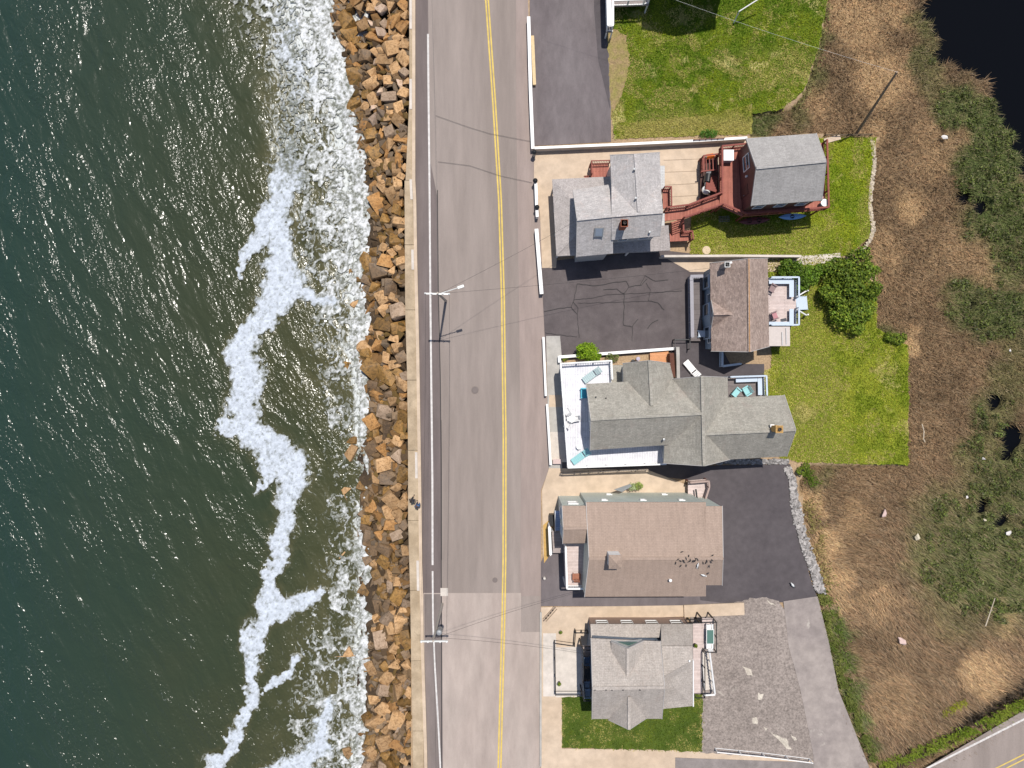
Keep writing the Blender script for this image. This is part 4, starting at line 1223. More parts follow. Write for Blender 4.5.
def stairs(parent, a, b, w, n, mat, name='stairs', stringer=None):
    """from world point a (top) down to b (bottom)"""
    a = Vector(a); b = Vector(b); mb = MB(); d = V2(b) - V2(a); ang = math.atan2(d.y, d.x)
    run = d.length / n; rise = (a.z - b.z) / (n + 1)
    for i in range(n):
        p = V2(a) + d * ((i + .5) / n); z = a.z - rise * (i + 1)
        mb.box((p.x, p.y, z - .025), (run * .93, w, .05), ang)
    st = mb.build(name, mat, parent)
    mb = MB(); s_ = Vector((-d.y, d.x)).normalized() * (w / 2 + .03)
    for sg in (-1, 1):
        mb.beam((a.x + s_.x * sg, a.y + s_.y * sg, a.z - .2), (b.x + s_.x * sg, b.y + s_.y * sg, b.z + .02), .05, .24)
    mb.build('stringer', stringer or mat, st)
    return st
def floor_slab(parent, pts_px, z, mat, t=.14, name='deck', posts=True, pm=None, g=0.0):
    pts = [W2(x, y, z) for x, y in pts_px]
    mb = MB(); mb.prism(pts, z - t, z); dk = mb.build(name, mat, parent)
    if posts:
        cx = sum(p[0] for p in pts) / len(pts); cy = sum(p[1] for p in pts) / len(pts)
        mb = MB()
        for p in pts:
            x = p[0] + (cx - p[0]) * .05; y = p[1] + (cy - p[1]) * .05
            mb.box((x, y, (z - t + g) / 2 - .05), (.12, .12, z - t - g + .1))
        mb.build('support_posts', pm or mat, dk)
    return dk
def lined(pts_px, z, zf): return [Vector((*W2(x, y, z), zf)) for x, y in pts_px]

# roofs
RF_A = roof_mat('pale_grey_shingles', (.38, .355, .345), (.45, .42, .41), .10, ((.50, .40, .36), .35))
RF_A2 = roof_mat('low_grey_shingles', (.34, .305, .29), (.40, .36, .345), .08)
RF_B = roof_mat('mid_grey_shingles', (.30, .285, .275), (.36, .342, .33), .08, None, .33, .145, .16)
RF_C = roof_mat('weathered_brown_shingles', (.27, .20, .17), (.37, .285, .245), .22, ((.44, .35, .30), .6), .26, .125)
RF_D = roof_mat('green_grey_shingles', (.27, .252, .218), (.335, .313, .272), .10, ((.28, .23, .20), .45))
RF_E = roof_mat('light_brown_shingles', (.315, .236, .190), (.34, .256, .208), .04, None, .33, .145, .10)
RF_F = roof_mat('bottom_grey_shingles', (.35, .31, .28), (.41, .365, .33), .07, ((.38, .31, .27), .4))
SD_GREY = siding_mat('grey_siding', (.45, .45, .45))
SD_RED = siding_mat('dark_red_siding', (.13, .05, .045), vertical=True)
SD_BLUE = siding_mat('blue_grey_siding', (.30, .38, .47))
SD_WHITE = siding_mat('white_siding', (.66, .66, .64))
SD_MINT = siding_mat('mint_siding', (.56, .61, .56))
SD_BROWN = siding_mat('shingle_siding', (.30, .21, .175), .2)
SD_SLATE = siding_mat('slate_siding', (.18, .22, .28))
M_DKWHITE = plank_mat('white_deck', (.62, .61, .65), (.655, .645, .68), .16, 90, .6)
M_PINKDECK = plank_mat('pink_grey_deck', (.52, .42, .39), (.58, .48, .45), .14, 0)
M_GREYDECK = plank_mat('grey_deck', (.30, .25, .235), (.35, .295, .28), .14, 0)
M_BRICKR = plain('red_brick', (.28, .09, .05), .9, 0, .3, 8)
M_BRICKY = plain('yellow_brick', (.50, .30, .11), .9, 0, .3, 8)

# ================================================================== HOUSE, grey roofed, beside the beige yard
hA = thing('house', 'grey roofed house with a low wraparound roof left of the red deck', 'house', W(612, 205, 0))
ctr = V2(W(612, 212, 0))
b1 = gable_body(hA, (573, 190), (576.3, 256.8), (613, 253.5), (612, 184), 4.7, 7.2, RF_A, SD_GREY, (577, 219.5), (613, 215.8), over=.3, ends=(True, False))
b2 = gable_body(hA, (611.5, 184), (611.5, 240), (659.8, 236), (659.8, 182), 5.8, 7.22, RF_A, SD_GREY, (611.5, 216), (662.8, 212), over=.25, ends=(False, True))
b3 = gable_body(hA, (659.7, 152.3), (610.2, 155), (612.5, 214), (662, 211), 5.8, 7.25, RF_A, SD_GREY, (635.3, 154), (639, 212), over=.3, ends=(True, False))
roof_slabs(hA, [[(552.2, 179.3, 2.8), (556.4, 255.8, 2.8), (579, 233, 3.5), (577, 205, 3.5), (612, 194, 3.5), (612, 176.4, 2.95)],
                [(556.6, 256.2, 2.8), (670.3, 250.4, 2.8), (668.5, 225.2, 3.4), (579, 233, 3.5)]], RF_A2, .14, 'porch_roof')
poly_walls(hA, [(571, 192), (571, 250), (664, 247), (664, 214), (612, 214), (590, 184)], 2.6, 0, 2.85, SD_GREY)
poly_walls(hA, [(592, 196), (610, 196), (610, 178), (592, 178)], 2.6, 0, 2.85, SD_GREY)
mb = MB()
for x, y in ((554.5, 182), (556, 205), (557, 230), (558.5, 252), (590, 252), (630, 250)):
    p = W2(x, y, 2.7); mb.box((p[0], p[1], 1.36), (.16, .16, 2.7))
mb.build('porch_posts', M_WHITE, hA)
wall_windows(hA, b3['wa'], b3['wb'], ctr, 3.9, 2)
wall_windows(hA, b3['wa'], b3['wb'], ctr, .9, 2)
wall_windows(hA, b1['wa'], b1['wb'], ctr, 4.05, 2, .8, 1.0)
wall_windows(hA, b2['wb'], b2['wc'], ctr, 4.1, 2)
wall_windows(hA, b3['wd'], b3['wa'], ctr, 3.9, 2)
q = V2(W(571, 222, 2.6)); door(hA, q, Vector((-1, 0)), 0.05)
# skylight
c = W(598.7, 232.6, 6.35); sl1 = (7.2 - 4.7) / 2.75
mb = MB(); tl = Matrix.Rotation(math.atan2(2.5, 2.86), 3, 'X')
zz = 6.46
for u in (-.38, .38): mb.box((c.x + u, c.y, zz), (.07, .92, .10), 0, tl)
mb.box((c.x, c.y, zz), (.70, .86, .04), 0, tl)
sk = mb.build('skylight', M_GREYM, hA)
mb = MB(); mb.box((c.x, c.y, zz + .035), (.62, .72, .03), 0, tl); mb.build('pane', glass_mat('skylight_glass', (.20, .23, .28), .15), sk)
chimney(hA, 624.5, 223, 5.5, 8.0, .55, .55, M_BRICKR)
vent(hA, 634.5, 169, 7.1, M_GREYM); vent(hA, 636, 198, 7.1, M_GREYM); vent(hA, 650, 232, 6.0, M_GREYM)
mb = MB(); mb.box(W(626, 232, 5.95), (.35, .5, .22)); mb.build('roof_hatch', M_GREYM, hA)
# little red-brown stair deck on the north west side
dk = floor_slab(hA, [(590, 163.5), (609, 163), (609, 183), (591, 184)], 1.1, M_RED, name='side_deck')
railing(dk, lined([(609, 163.5), (590.5, 164), (591, 176)], 1.1, 1.1), .95, M_REDRAIL)
stairs(dk, W(590, 180, 1.1), W(583, 181, .05), .9, 4, M_RED)
poly_walls(hA, [(660, 166), (664.5, 166), (664.5, 189), (660, 189)], 1, 0, 1.1, SD_GREY, 'bulkhead')

# ================================================================== SMALL RED HOUSE with the raised red deck
hB = thing('house', 'small red house with grey gable roof on the raised red deck', 'house', W(782, 170, 0))
bb = gable_body(hB, (746.1, 138.3), (751.2, 205.7), (821.9, 200.4), (816.4, 133.4), 5.6, 7.6, RF_B, SD_RED, (756.4, 168), (826.2, 161.1), over=.22, z0=2.5)
ctr = V2(W(785, 170, 4))
nr = (bb['wa'] - bb['wd']).normalized()
aw, bw = bb['wa'], bb['wb']; window(hB, aw + (bw - aw) * .30, nr, 1.35, 1.5, 3.9)
door(hB, aw + (bw - aw) * .72, nr, 2.52, plain('dark_door', (.09, .04, .035), .6))
wall_windows(hB, bb['wb'], bb['wc'], ctr, 3.6, 3)
wall_windows(hB, bb['wd'], bb['wa'], ctr, 3.6, 2)
wall_windows(hB, bb['wc'], bb['wd'], ctr, 3.6, 2)
mb = MB(); n2 = nr; p = aw + (bw - aw) * .52 + nr * .1; mb.box((p.x, p.y, 4.6), (.12, .16, .3)); mb.build('wall_lamp', M_WHITE, hB)
poly_walls(hB, [(752, 150), (755, 200), (815, 195), (812, 146)], 2.4, -.3, 2.4, SD_RED, 'ground_storey')
ZD = 2.6
deckB = floor_slab(hB, [(719, 149), (745, 146.5), (746, 204), (818, 199), (816, 143), (823, 143), (824.5, 210), (743, 216.5), (720, 206.5)], ZD, M_RED, .16, 'deck', True, M_REDRAIL)
railing(deckB, lined([(719.3, 196), (719.3, 149.5), (744.5, 147)], ZD, ZD), .95, M_REDRAIL, .12, .12)
railing(deckB, lined([(720.5, 206.5), (743, 216.2), (766, 214.4), (790, 212.6), (824.2, 209.6), (822.6, 143.4)], ZD, ZD), .95, M_REDRAIL, .12, .13)
mb = MB()   # wide bench rail and stacked timber at the bends
mb.beam(W(721, 205, ZD + .45), W(743, 214.5, ZD + .45), .42, .07); mb.build('bench', M_RED, deckB)
walk = floor_slab(hB, [(664.8, 209.5), (686, 207), (718.8, 195), (719.8, 206), (682, 219), (664, 221)], ZD - .02, M_RED, .14, 'walkway', True, M_REDRAIL)
railing(walk, lined([(665, 209.8), (686, 207.3), (718, 195.5)], ZD, ZD - .02), .95, M_REDRAIL, .12, .12)
railing(walk, lined([(682.5, 219.2), (719, 206.6)], ZD, ZD - .02), .95, M_REDRAIL, .12, .12)
stairs(walk, W(677, 220, ZD), W(677, 233, 1.2), 1.0, 6, M_RED)
land = floor_slab(hB, [(669.5, 232.5), (691, 232), (692, 240.5), (670, 241.5)], 1.2, M_RED, .14, 'landing', True, M_REDRAIL)
railing(land, lined([(681.5, 220), (682, 233), (690.6, 232.6), (691.6, 240.2)], 1.5, 1.2), .95, M_REDRAIL, .11, .11)
small = floor_slab(hB, [(662.5, 189), (669.5, 189), (670, 208), (663, 208.5)], ZD - .05, M_RED, .14, 'side_landing', True, M_REDRAIL)
railing(small, lined([(663, 189.3), (669.2, 189.3), (669.6, 207.6)], ZD, ZD - .05), .9, M_REDRAIL, .1, .1)
low = floor_slab(hB, [(700, 158), (718, 155.5), (718.5, 199), (700.5, 199)], .7, plank_mat('dark_planks', (.07, .03, .025), (.10, .045, .035), .14, 90), .14, 'lower_platform', True, M_REDRAIL)
railing(low, lined([(717.5, 157), (701, 159), (701, 173)], .7, .7), .95, M_REDRAIL, .12, .12)
mb = MB()
for i in range(5):
    a = W(702.5 + i * 3.4, 158.5, 1.62); b = W(703 + i * 3.4, 171, 1.62); mb.beam(a, b, .09, .09)
mb.beam(W(701, 171.5, 1.7), W(718, 169.5, 1.7), .12, .1)
mb.build('pergola_slats', M_REDRAIL, low)
stairs(low, W(711.5, 190, ZD), W(711.5, 176, .72), 1.0, 7, M_REDRAIL)

# ================================================================== BROWN-ROOF COTTAGE with blue trim
hC = thing('house', 'cottage with weathered brown roof, blue trim and front dormer', 'house', W(735, 305, 0))
bc = gable_body(hC, (710, 263), (767.7, 258.2), (769.2, 346.6), (711.4, 351.2), 3.3, 5.9, RF_C, SD_BLUE, (748.7, 258.6), (749.7, 351.9), over=.35)
# gable ends here are A-B (north) and C-D (south)
gd = gable_body(hC, (711.2, 300.5), (711.2, 328), (733, 327), (733, 300.5), 3.35, 4.75, RF_C, SD_BLUE, (713.5, 313.8), (737, 313.4), over=.2, z0=0, ends=(True, False))
ctr = V2(W(740, 305, 0))
wall_windows(hC, bc['wd'], bc['wa'], ctr, 1.1, 4, .9, 1.2)
wall_windows(hC, bc['wa'], bc['wb'], ctr, 1.1, 2)
wall_windows(hC, bc['wb'], bc['wc'], ctr, 1.1, 3)
wall_windows(hC, bc['wc'], bc['wd'], ctr, 1.1, 2)
mb = MB(); mb.beam(W(748.9, 258.8, 5.95), W(749.6, 351.7, 5.95), .08, .05); mb.build('copper_ridge', plain('rusty_ridge', (.36, .19, .07), .8, 0, .3), hC)
for (x, y) in ((707, 281), (707, 309), (708, 332)):      # glazed porch bays on the west side
    p = W2(x, y, 2.4); mb = MB(); mb.box((p[0] + .42, p[1], 1.3), (.5, 1.2, 2.3)); mb.box((p[0] + .4, p[1], 2.5), (.56, 1.3, .07))
    by = mb.build('bay', M_PALEBLUE, hC)
    mb = MB(); mb.box((p[0] + .16, p[1], 1.5), (.05, 1.0, 1.1)); mb.build('pane', M_GLASS, by)
chimney(hC, 727.5, 264.5, 3.8, 5.6, .4, .4, M_GREYM, 0, M_BLACK); vent(hC, 731, 262.5, 4.9, M_WHITE)
rampC = floor_slab(hC, [(687.5, 277), (702, 277), (701, 341), (688.5, 341)], .55, plank_mat('dark_ramp', (.13, .11, .11), (.15, .13, .13), .5, 0), .12, 'ramp')
for k, (a, b) in enumerate((((688.4, 277.5), (689.4, 338)), ((690.6, 278.0), (701.5, 278.0)))):
    railing(rampC, lined([a, b], .6, .55), .95, plain('lavender_grey', (.27, .26, .29), .6), .1, .16, name='railing')
mb = MB()
pts_ = lined([(689.9, 279.7), (690.8, 338)], .6, 1.52); mb.beam(pts_[0], pts_[1], .18, .05)
pts_ = lined([(688, 277.8), (702, 277.4)], .6, 1.53); mb.beam(pts_[0], pts_[1], .28, .05)
mb.build('handrail_board', plain('lavender_grey', (.27, .26, .29), .6), rampC)
st_ = floor_slab(hC, [(698.5, 330.5), (708, 330.5), (708, 337), (698.5, 337)], .9, M_PALEBLUE, .1, 'steps')
rd = floor_slab(hC, [(768, 277.5), (796, 277.5), (796, 326), (768, 326)], 1.2, M_PINKDECK, .14, 'rear_deck', True, M_PALEBLUE)
railing(rd, lined([(768.5, 278.5), (795.5, 278.5), (795.5, 297.5)], 1.3, 1.2), .9, M_PALEBLUE, .1, .12)
railing(rd, lined([(795.5, 308.5), (795.5, 325.5), (768.5, 325.5)], 1.3, 1.2), .9, M_PALEBLUE, .1, .12)
for a, b, w_ in (((769, 281.5), (789.3, 281.5), .45), ((791.6, 279.3), (791.6, 297), .45), ((791.6, 309), (791.6, 325), .42), ((769, 323.3), (789.3, 323.3), .3)):
    mb = MB(); p_ = lined([a, b], 1.7, 1.68); mb.beam(p_[0], p_[1], w_, .06)
    q_ = lined([a, b], 1.5, 1.43); mb.beam(q_[0], q_[1], .08, .45); mb.build('bench', M_PALEBLUE, rd)
stairs(rd, W(797, 303, 1.2), W(806.5, 303, .05), 1.25, 4, M_PALEBLUE)
mb = MB()
for sy in (-1, 1):
    mb.beam(W(797, 303 + sy * 6.5, 2.0), W(806, 303 + sy * 12, 1.0), .12, .1); mb.beam(W(806, 303 + sy * 12, .95), W(806, 303 + sy * 12, .05), .12, .12)
    p_ = W(806, 303 + sy * 12, .5); mb.box((p_.x, p_.y, .5), (.13, .13, 1.0))
mb.build('stair_rail', M_WHITE, rd)
roof_slabs(hC, [[(768.5, 326.6, 2.5), (790, 326.6, 2.2), (790, 346, 2.2), (768.5, 346, 2.5)]], plain('pale_membrane', (.50, .44, .41), .8, 0, .1), .12, 'shed_roof')
poly_walls(hC, [(768, 328), (789, 328), (789, 345), (768, 345)], 2.2, 0, 2.1, SD_BLUE, 'shed')
mb = MB(); mb.beam(W(782, 332, 2.4), W(782.4, 345, 2.4), .06, .05); mb.beam(W(786, 328, 2.34), W(786.4, 344, 2.34), .05, .05); mb.build('roof_seam', M_GREYM, hC)
mb = MB()
p_ = lined([(719.5, 352), (719.5, 366.5), (738, 364)], 0, 0)
o_ = railing(hC, p_, .9, M_PALEBLUE, .12, .16, name='side_rail')

# ================================================================== LARGE HOUSE with the white roof terrace
hD = thing('house', 'large cross gabled house with the white roof terrace facing the road', 'house', W(680, 420, 0))
bd1 = gable_body(hD, (586.2, 383.8), (590, 450.3), (703, 442.5), (703, 377.5), 5.3, 7.6, RF_D, SD_WHITE, (590.7, 419.4), (703, 413.5), over=.3, ends=(True, False))
bd2 = gable_body(hD, (727.6, 377.2), (668.5, 379.4), (663.4, 463.2), (729.6, 459.6), 5.0, 7.62, RF_D, SD_WHITE, (702, 376.2), (704, 466), over=.3)
bd3 = gable_body(hD, (786.8, 456.3), (784.4, 395.2), (704, 398.5), (704, 461), 5.0, 7.4, RF_D, SD_WHITE, (795.9, 429.7), (703.5, 434.2), over=.3, ends=(True, False))
bd4 = gable_body(hD, (669.8, 363.3), (622.9, 363.3), (624, 400), (679, 400), 5.0, 7.1, RF_D, SD_WHITE, (649.3, 360.4), (651.8, 405.7), over=.25, ends=(True, False))
ctr = V2(W(690, 420, 4))
wall_windows(hD, bd1['wa'], bd1['wb'], ctr, 3.2, 3, 1.0, 1.6)
wall_windows(hD, bd1['wb'], bd1['wb'] + (bd1['wc'] - bd1['wb']) * .55, ctr, 3.3, 3)
wall_windows(hD, bd2['wb'], bd2['wa'], ctr, 3.2, 2); wall_windows(hD, bd2['wc'], bd2['wd'], ctr, 3.2, 3)
wall_windows(hD, bd2['wc'], bd2['wd'], ctr, .8, 3)
wall_windows(hD, bd3['wa'], bd3['wb'], ctr, 3.2, 3); wall_windows(hD, bd3['wa'], bd3['wb'], ctr, .8, 2)
wall_windows(hD, bd4['wb'], bd4['wa'], ctr, 3.2, 2)
d_ = (bd3['wd'] - bd3['wa']); wall_windows(hD, bd3['wa'], bd3['wa'] + d_ * .75, ctr, 3.2, 4)
chimney(hD, 779.5, 429.3, 6.3, 8.6, .55, .55, M_BRICKY)
vent(hD, 698, 428, 6.4); vent(hD, 664, 439.5, 5.9, M_GREYM)
for x, y in ((596, 397), (606, 398), (606.5, 405), (615, 412)): vent(hD, x, y, 6.3, M_BLACK, .04, .15)
mb = MB(); c = W(772.5, 425.8, 7.5); mb.box((c.x, c.y, 7.4), (.35, .25, .15)); mb.build('flashing', M_WHITE, hD)
# roof terrace on a white storey
terr_px = [(559.6, 363.5), (610.2, 360.6), (611.5, 383), (664, 440), (664, 463.5), (567.2, 467)]
ter = floor_slab(hD, terr_px, 3.0, M_DKWHITE, .2, 'terrace', False)
poly_walls(hD, [(562, 366.5), (608, 364), (608, 386), (660, 440), (660, 460), (569, 463.5)], 2.8, 0, 2.8, SD_WHITE, 'terrace_storey')
railing(ter, lined([(611, 379), (610, 361), (560, 364), (567.4, 466.5), (663.5, 463)], 3.05, 3.0), 1.0, M_WHITE, .11, .10, step=1.7)
q1 = V2(W(561.8, 400, 2.8)); 
for yy in (385, 410, 435): 
    q1 = V2(W(562 + (yy - 366) * .0715, yy, 2.8)); window(hD, q1, Vector((-1, 0.05)), 1.1, 1.2, 1.0)
# north courtyard
crt = floor_slab(hD, [(650, 353), (668.5, 351.5), (668.5, 364), (650, 364)], .5, plank_mat('orange_deck', (.55, .25, .11), (.62, .30, .15), .14, 0), .1, 'courtyard_deck', False)
roof_slabs(hD, [[(611.5, 365, 2.6), (623, 365, 2.6), (624, 383, 2.6), (611.5, 383, 2.6)]], RF_D, .1, 'entry_roof')
# small north east deck
ne = floor_slab(hD, [(727, 376.5), (764, 375.2), (764.5, 396), (727, 397)], 1.2, plank_mat('dark_grey_deck', (.16, .135, .13), (.19, .16, .155), .14, 0), .14, 'rear_deck', True, M_PALEBLUE)
railing(ne, lined([(728, 377), (763.4, 375.9), (764, 395)], 1.3, 1.2), .9, M_PALEBLUE, .1, .12)
for a, b in (((736, 380.2), (757.6, 379.5)), ((760, 377.6), (760.3, 395))):
    mb = MB(); p_ = lined([a, b], 1.7, 1.66); mb.beam(p_[0], p_[1], .42, .06); p_ = lined([a, b], 1.5, 1.41); mb.beam(p_[0], p_[1], .08, .45); mb.build('bench', M_PALEBLUE, ne)

# ================================================================== BROWN-ROOFED TWO STOREY HOUSE
hE = thing('house', 'tall house with plain brown roof and pale green north wall', 'house', W(640, 545, 0))
be1 = gable_body(hE, (586, 502.2), (584.5, 596.8), (706, 596.4), (706, 502.2), 6.0, 7.9, RF_E, SD_MINT, (588.9, 558.6), (706, 558.6), over=.06, ends=(True, False))
be2 = gable_body(hE, (705.2, 506.2), (705.2, 585.2), (722.2, 585.2), (722.4, 506.2), 6.2, 7.88, RF_E, SD_MINT, (705.2, 558.4), (723.2, 558.4), over=.06, ends=(False, True))
be3 = gable_body(hE, (562, 505.8), (562.6, 543.6), (587, 543.2), (587, 505.8), 6.0, 6.9, RF_E, SD_MINT, (563.2, 528.4), (587, 528), over=.06, ends=(True, False))
ctr = V2(W(640, 545, 6))
wall_windows(hE, be1['wa'], be1['wd'], ctr, 4.3, 3, .5, .5); wall_windows(hE, be1['wa'], be1['wd'], ctr, 1.1, 2, .5, .5)
wall_windows(hE, be1['wb'], be1['wc'], ctr, 3.6, 6); wall_windows(hE, be1['wb'], be1['wc'], ctr, .9, 6)
wall_windows(hE, be2['wc'], be2['wd'], ctr, 3.6, 3); wall_windows(hE, be2['wc'], be2['wd'], ctr, .9, 3)
wall_windows(hE, be3['wa'], be3['wd'], ctr, 3.6, 1); wall_windows(hE, be3['wa'], be3['wb'], ctr, 3.6, 2)
door(hE, be3['wa'] + (be3['wb'] - be3['wa']) * .35, Vector((-1, 0)), 1.6)
# cupola
c = W(615.5, 562, 9.3)
mb = MB(); mb.box((c.x, c.y, 8.2), (1.0, 1.05, 2.2)); cup = mb.build('cupola', M_WHITE, hE)
mb = MB(); z1, z2 = 9.32, 9.75
q4 = [Vector((c.x + a, c.y + b, z1)) for a, b in ((-.58, -.6), (.58, -.6), (.58, .6), (-.58, .6))]
mb.add(q4 + [Vector((c.x, c.y, z2))] + [v - Vector((0, 0, .08)) for v in q4], [(0, 1, 4), (1, 2, 4), (2, 3, 4), (3, 0, 4), (8, 7, 6, 5), (0, 5, 6, 1), (1, 6, 7, 2), (2, 7, 8, 3), (3, 8, 5, 0)])
mb.build('cupola_roof', RF_E, cup)
for x, y in ((634, 500), (653, 500.5)): pass
vent(hE, 670.5, 580.5, 7.0, M_WHITE, .09, .3)
# west balcony
wb_ = floor_slab(hE, [(563.5, 543.5), (585, 543.5), (585.5, 586.5), (565, 586.5)], 3.0, M_PINKDECK, .16, 'balcony', True, M_WHITE)
railing(wb_, lined([(565, 544.5), (566.3, 585.8), (585, 585.8)], 3.1, 3.0), 1.0, M_WHITE, .11, .14)
stairs(hE, W(558.8, 511, 2.6), W(558.8, 530.5, 1.5), .65, 7, plank_mat('blue_treads', (.25, .32, .48), (.28, .35, .5), .2), 'front_stairs', M_WHITE)
ld = floor_slab(hE, [(552, 531), (563, 531), (563, 553), (553, 553)], 1.4, M_GREYDECK, .14, 'front_landing', True, M_WHITE)
railing(ld, lined([(549.3, 526), (550.6, 555)], 1.8, .3), 1.6, M_WHITE, .1, .2)
mb = MB(); c = W(551.7, 520.5, 1.0); mb.box((c.x, c.y, .5), (.42, 1.1, 1.0)); mb.build('planter_box', M_BLACK, hE)
# east landing
el = floor_slab(hE, [(688, 480.5), (707, 479), (708, 486), (703, 498), (706, 503), (688, 503)], 1.0, M_PINKDECK, .14, 'side_landing', True, M_REDRAIL)
railing(el, lined([(688.5, 481.5), (706.5, 480), (707, 486), (703.5, 497)], 1.1, 1.0), .9, plain('taupe_rail', (.34, .25, .22), .7), .12, .13)
mb = MB(); p_ = lined([(695.5, 489), (697, 500)], 1.5, 1.6); mb.beam(p_[0], p_[1], .14, .1); mb.build('handrail', M_BLACK, el)
mb = MB(); mb.slab([W(706, 500, 1.8), W(714, 506, 1.8), W(711.5, 506, 1.8), W(704, 502, 1.8)], .06); mb.build('stair_board', M_WHITE, el)
aw = MB(); aw.slab([W(614, 489.5, 2.2), (W(630, 484, 2.5)), W(632, 486, 2.5), W(622, 492, 2.2)], .05)
aw.build('awning', M_GREYM, hE)

# ================================================================== BOTTOM GREY HOUSE
hF = thing('house', 'bottom grey house with four roof gables beside the gravel lot', 'house', W(640, 665, 0))
bf1 = gable_body(hF, (591, 638.4), (592, 719), (662, 718.8), (660.5, 641.5), 5.0, 7.5, RF_F, SD_SLATE, (592.4, 688.5), (664.6, 687.3), over=.3)
bf2 = gable_body(hF, (608.9, 720), (645.8, 718.6), (646, 690), (608.9, 690), 5.05, 6.9, RF_F, SD_SLATE, (629.1, 729.6), (629.1, 697), over=.25, ends=(True, False))
bf3 = gable_body(hF, (643.4, 641), (611.4, 641.8), (611, 668), (644, 668), 5.6, 6.95, RF_F, SD_WHITE, (627.8, 648.5), (627.8, 676), over=.05, z0=5.0, ends=(True, False))
p_ = (bf3['wa'] + bf3['wb']) / 2; c = W(627.8, 645, 6.1)
mb = MB(); q = p_; mb.add([(q.x - .9, q.y + .03, 5.7), (q.x + .9, q.y + .03, 5.7), (q.x, q.y + .03, 6.55), (q.x - .9, q.y + .06, 5.7), (q.x + .9, q.y + .06, 5.7), (q.x, q.y + .06, 6.55)], [(3, 5, 4), (0, 1, 2), (0, 3, 4, 1), (1, 4, 5, 2), (2, 5, 3, 0)])
mb.build('gable_window', glass_mat('green_glass', (.12, .22, .19), .1), hF)
roof_slabs(hF, [[(590.5, 624.2, 2.8), (661, 624.2, 2.8), (661, 637.5, 3.5), (591, 637.6, 3.5)], [(661.2, 624.2, 2.8), (692.7, 624.2, 2.8), (692.7, 645.6, 4.93), (661.2, 645.6, 4.93)]], RF_F, .12, 'north_roof')
roof_slabs(hF, [[(661.6, 646, 4.93), (692.7, 646, 4.93), (692.7, 660, 5.25), (664, 676, 5.6)], [(664, 676.2, 5.6), (692.7, 660.2, 5.25), (692.7, 706, 3.9), (662.4, 709, 3.9)]], RF_F, .12, 'east_roof')
mb = MB(); mb.beam(W(693.1, 660, 5.2), W(693.1, 706, 3.86), .10, .2); mb.build('gutter', M_WHITE, hF)
nw = poly_walls(hF, [(592, 627), (692, 627), (692, 642), (592, 642)], 2.8, 0, 2.72, SD_BROWN, 'north_wall')
poly_walls(hF, [(655, 642), (691, 642), (691, 703), (655, 703)], 3.9, 0, 3.8, SD_SLATE, 'east_wall')
ctr = V2(W(640, 670, 4)); a_ = V2(W(591, 627, 2.8)); b_ = V2(W(692, 627, 2.8))
wall_windows(hF, a_, b_, ctr, 1.1, 4, 1.1, 1.1)
wall_windows(hF, bf1['wa'], bf1['wb'], ctr, 2.4, 3); wall_windows(hF, bf1['wb'], bf1['wb'] + (bf1['wc'] - bf1['wb']) * .2, ctr, 2.4, 1)
wall_windows(hF, bf2['wa'], bf2['wb'], ctr, 2.4, 2)
wall_windows(hF, V2(W(691, 650, 3.9)), V2(W(691, 703, 3.9)), ctr, 1.9, 3, 1.0, 1.3)
vent(hF, 659, 674, 6.2, M_WHITE, .06, .25); vent(hF, 689.5, 661, 5.2, M_WHITE, .06, .2)
for x in (595, 606, 612, 623, 640): vent(hF, x, 690, 7.4, M_BLACK, .04, .12)
# west glazed balcony
wp = floor_slab(hF, [(581.5, 646), (592, 646), (592, 697), (582.5, 697)], 2.4, M_GREYDECK, .14, 'west_balcony', True, M_BLACK)
railing(wp, lined([(592, 646.5), (582.2, 646.5), (583, 696.5), (592, 696.5)], 2.5, 2.4), 1.0, M_BLACK, .08, .07, bal=False)
mb = MB(); P_ = lined([(582.2, 647), (583, 696)], 2.5, 2.95); mb.beam(P_[0], P_[1], .03, .75); mb.build('glass_panel', glass_mat('blue_glass', (.06, .14, .26), .08), wp)
# east porch: boards, balcony cage, white stair
ep = floor_slab(hF, [(692.9, 623.5), (702, 623.5), (702.5, 694), (693.3, 694)], 2.3, M_PINKDECK, .14, 'east_porch', True, M_BLACK)
railing(ep, lined([(702.2, 650), (702.3, 693.6), (693.5, 693.6)], 2.4, 2.3), 1.0, M_BLACK, .07, .06, bal=False, step=1.4)
bc_ = floor_slab(hF, [(702.2, 618.5), (714, 618.5), (714, 649), (702.2, 649)], 2.3, M_PINKDECK, .14, 'balcony', True, M_BLACK)
railing(bc_, lined([(685, 620), (713.6, 619), (713.6, 648.6), (703, 648.6)], 2.4, 2.3), 1.0, M_BLACK, .07, .06, bal=False, step=1.2)
stairs(hF, W(706.3, 652, 2.3), W(708.3, 689, .2), .75, 12, M_CONC_PALE, 'stair_flight', M_WHITE)
mb = MB(); mb.beam(W(709.6, 652, 3.2), W(715, 694, 1.1), .14, .10); mb.beam(W(715, 694.6, 1.1), W(704, 695.3, 1.1), .14, .1)
for t_ in (0, .25, .5, .75, 1):
    a = W(709.6, 652, 3.2).lerp(W(715, 694, 1.1), t_); mb.box((a.x, a.y, a.z - .5), (.08, .08, 1.0))
mb.build('stair_rail', M_WHITE, hF)

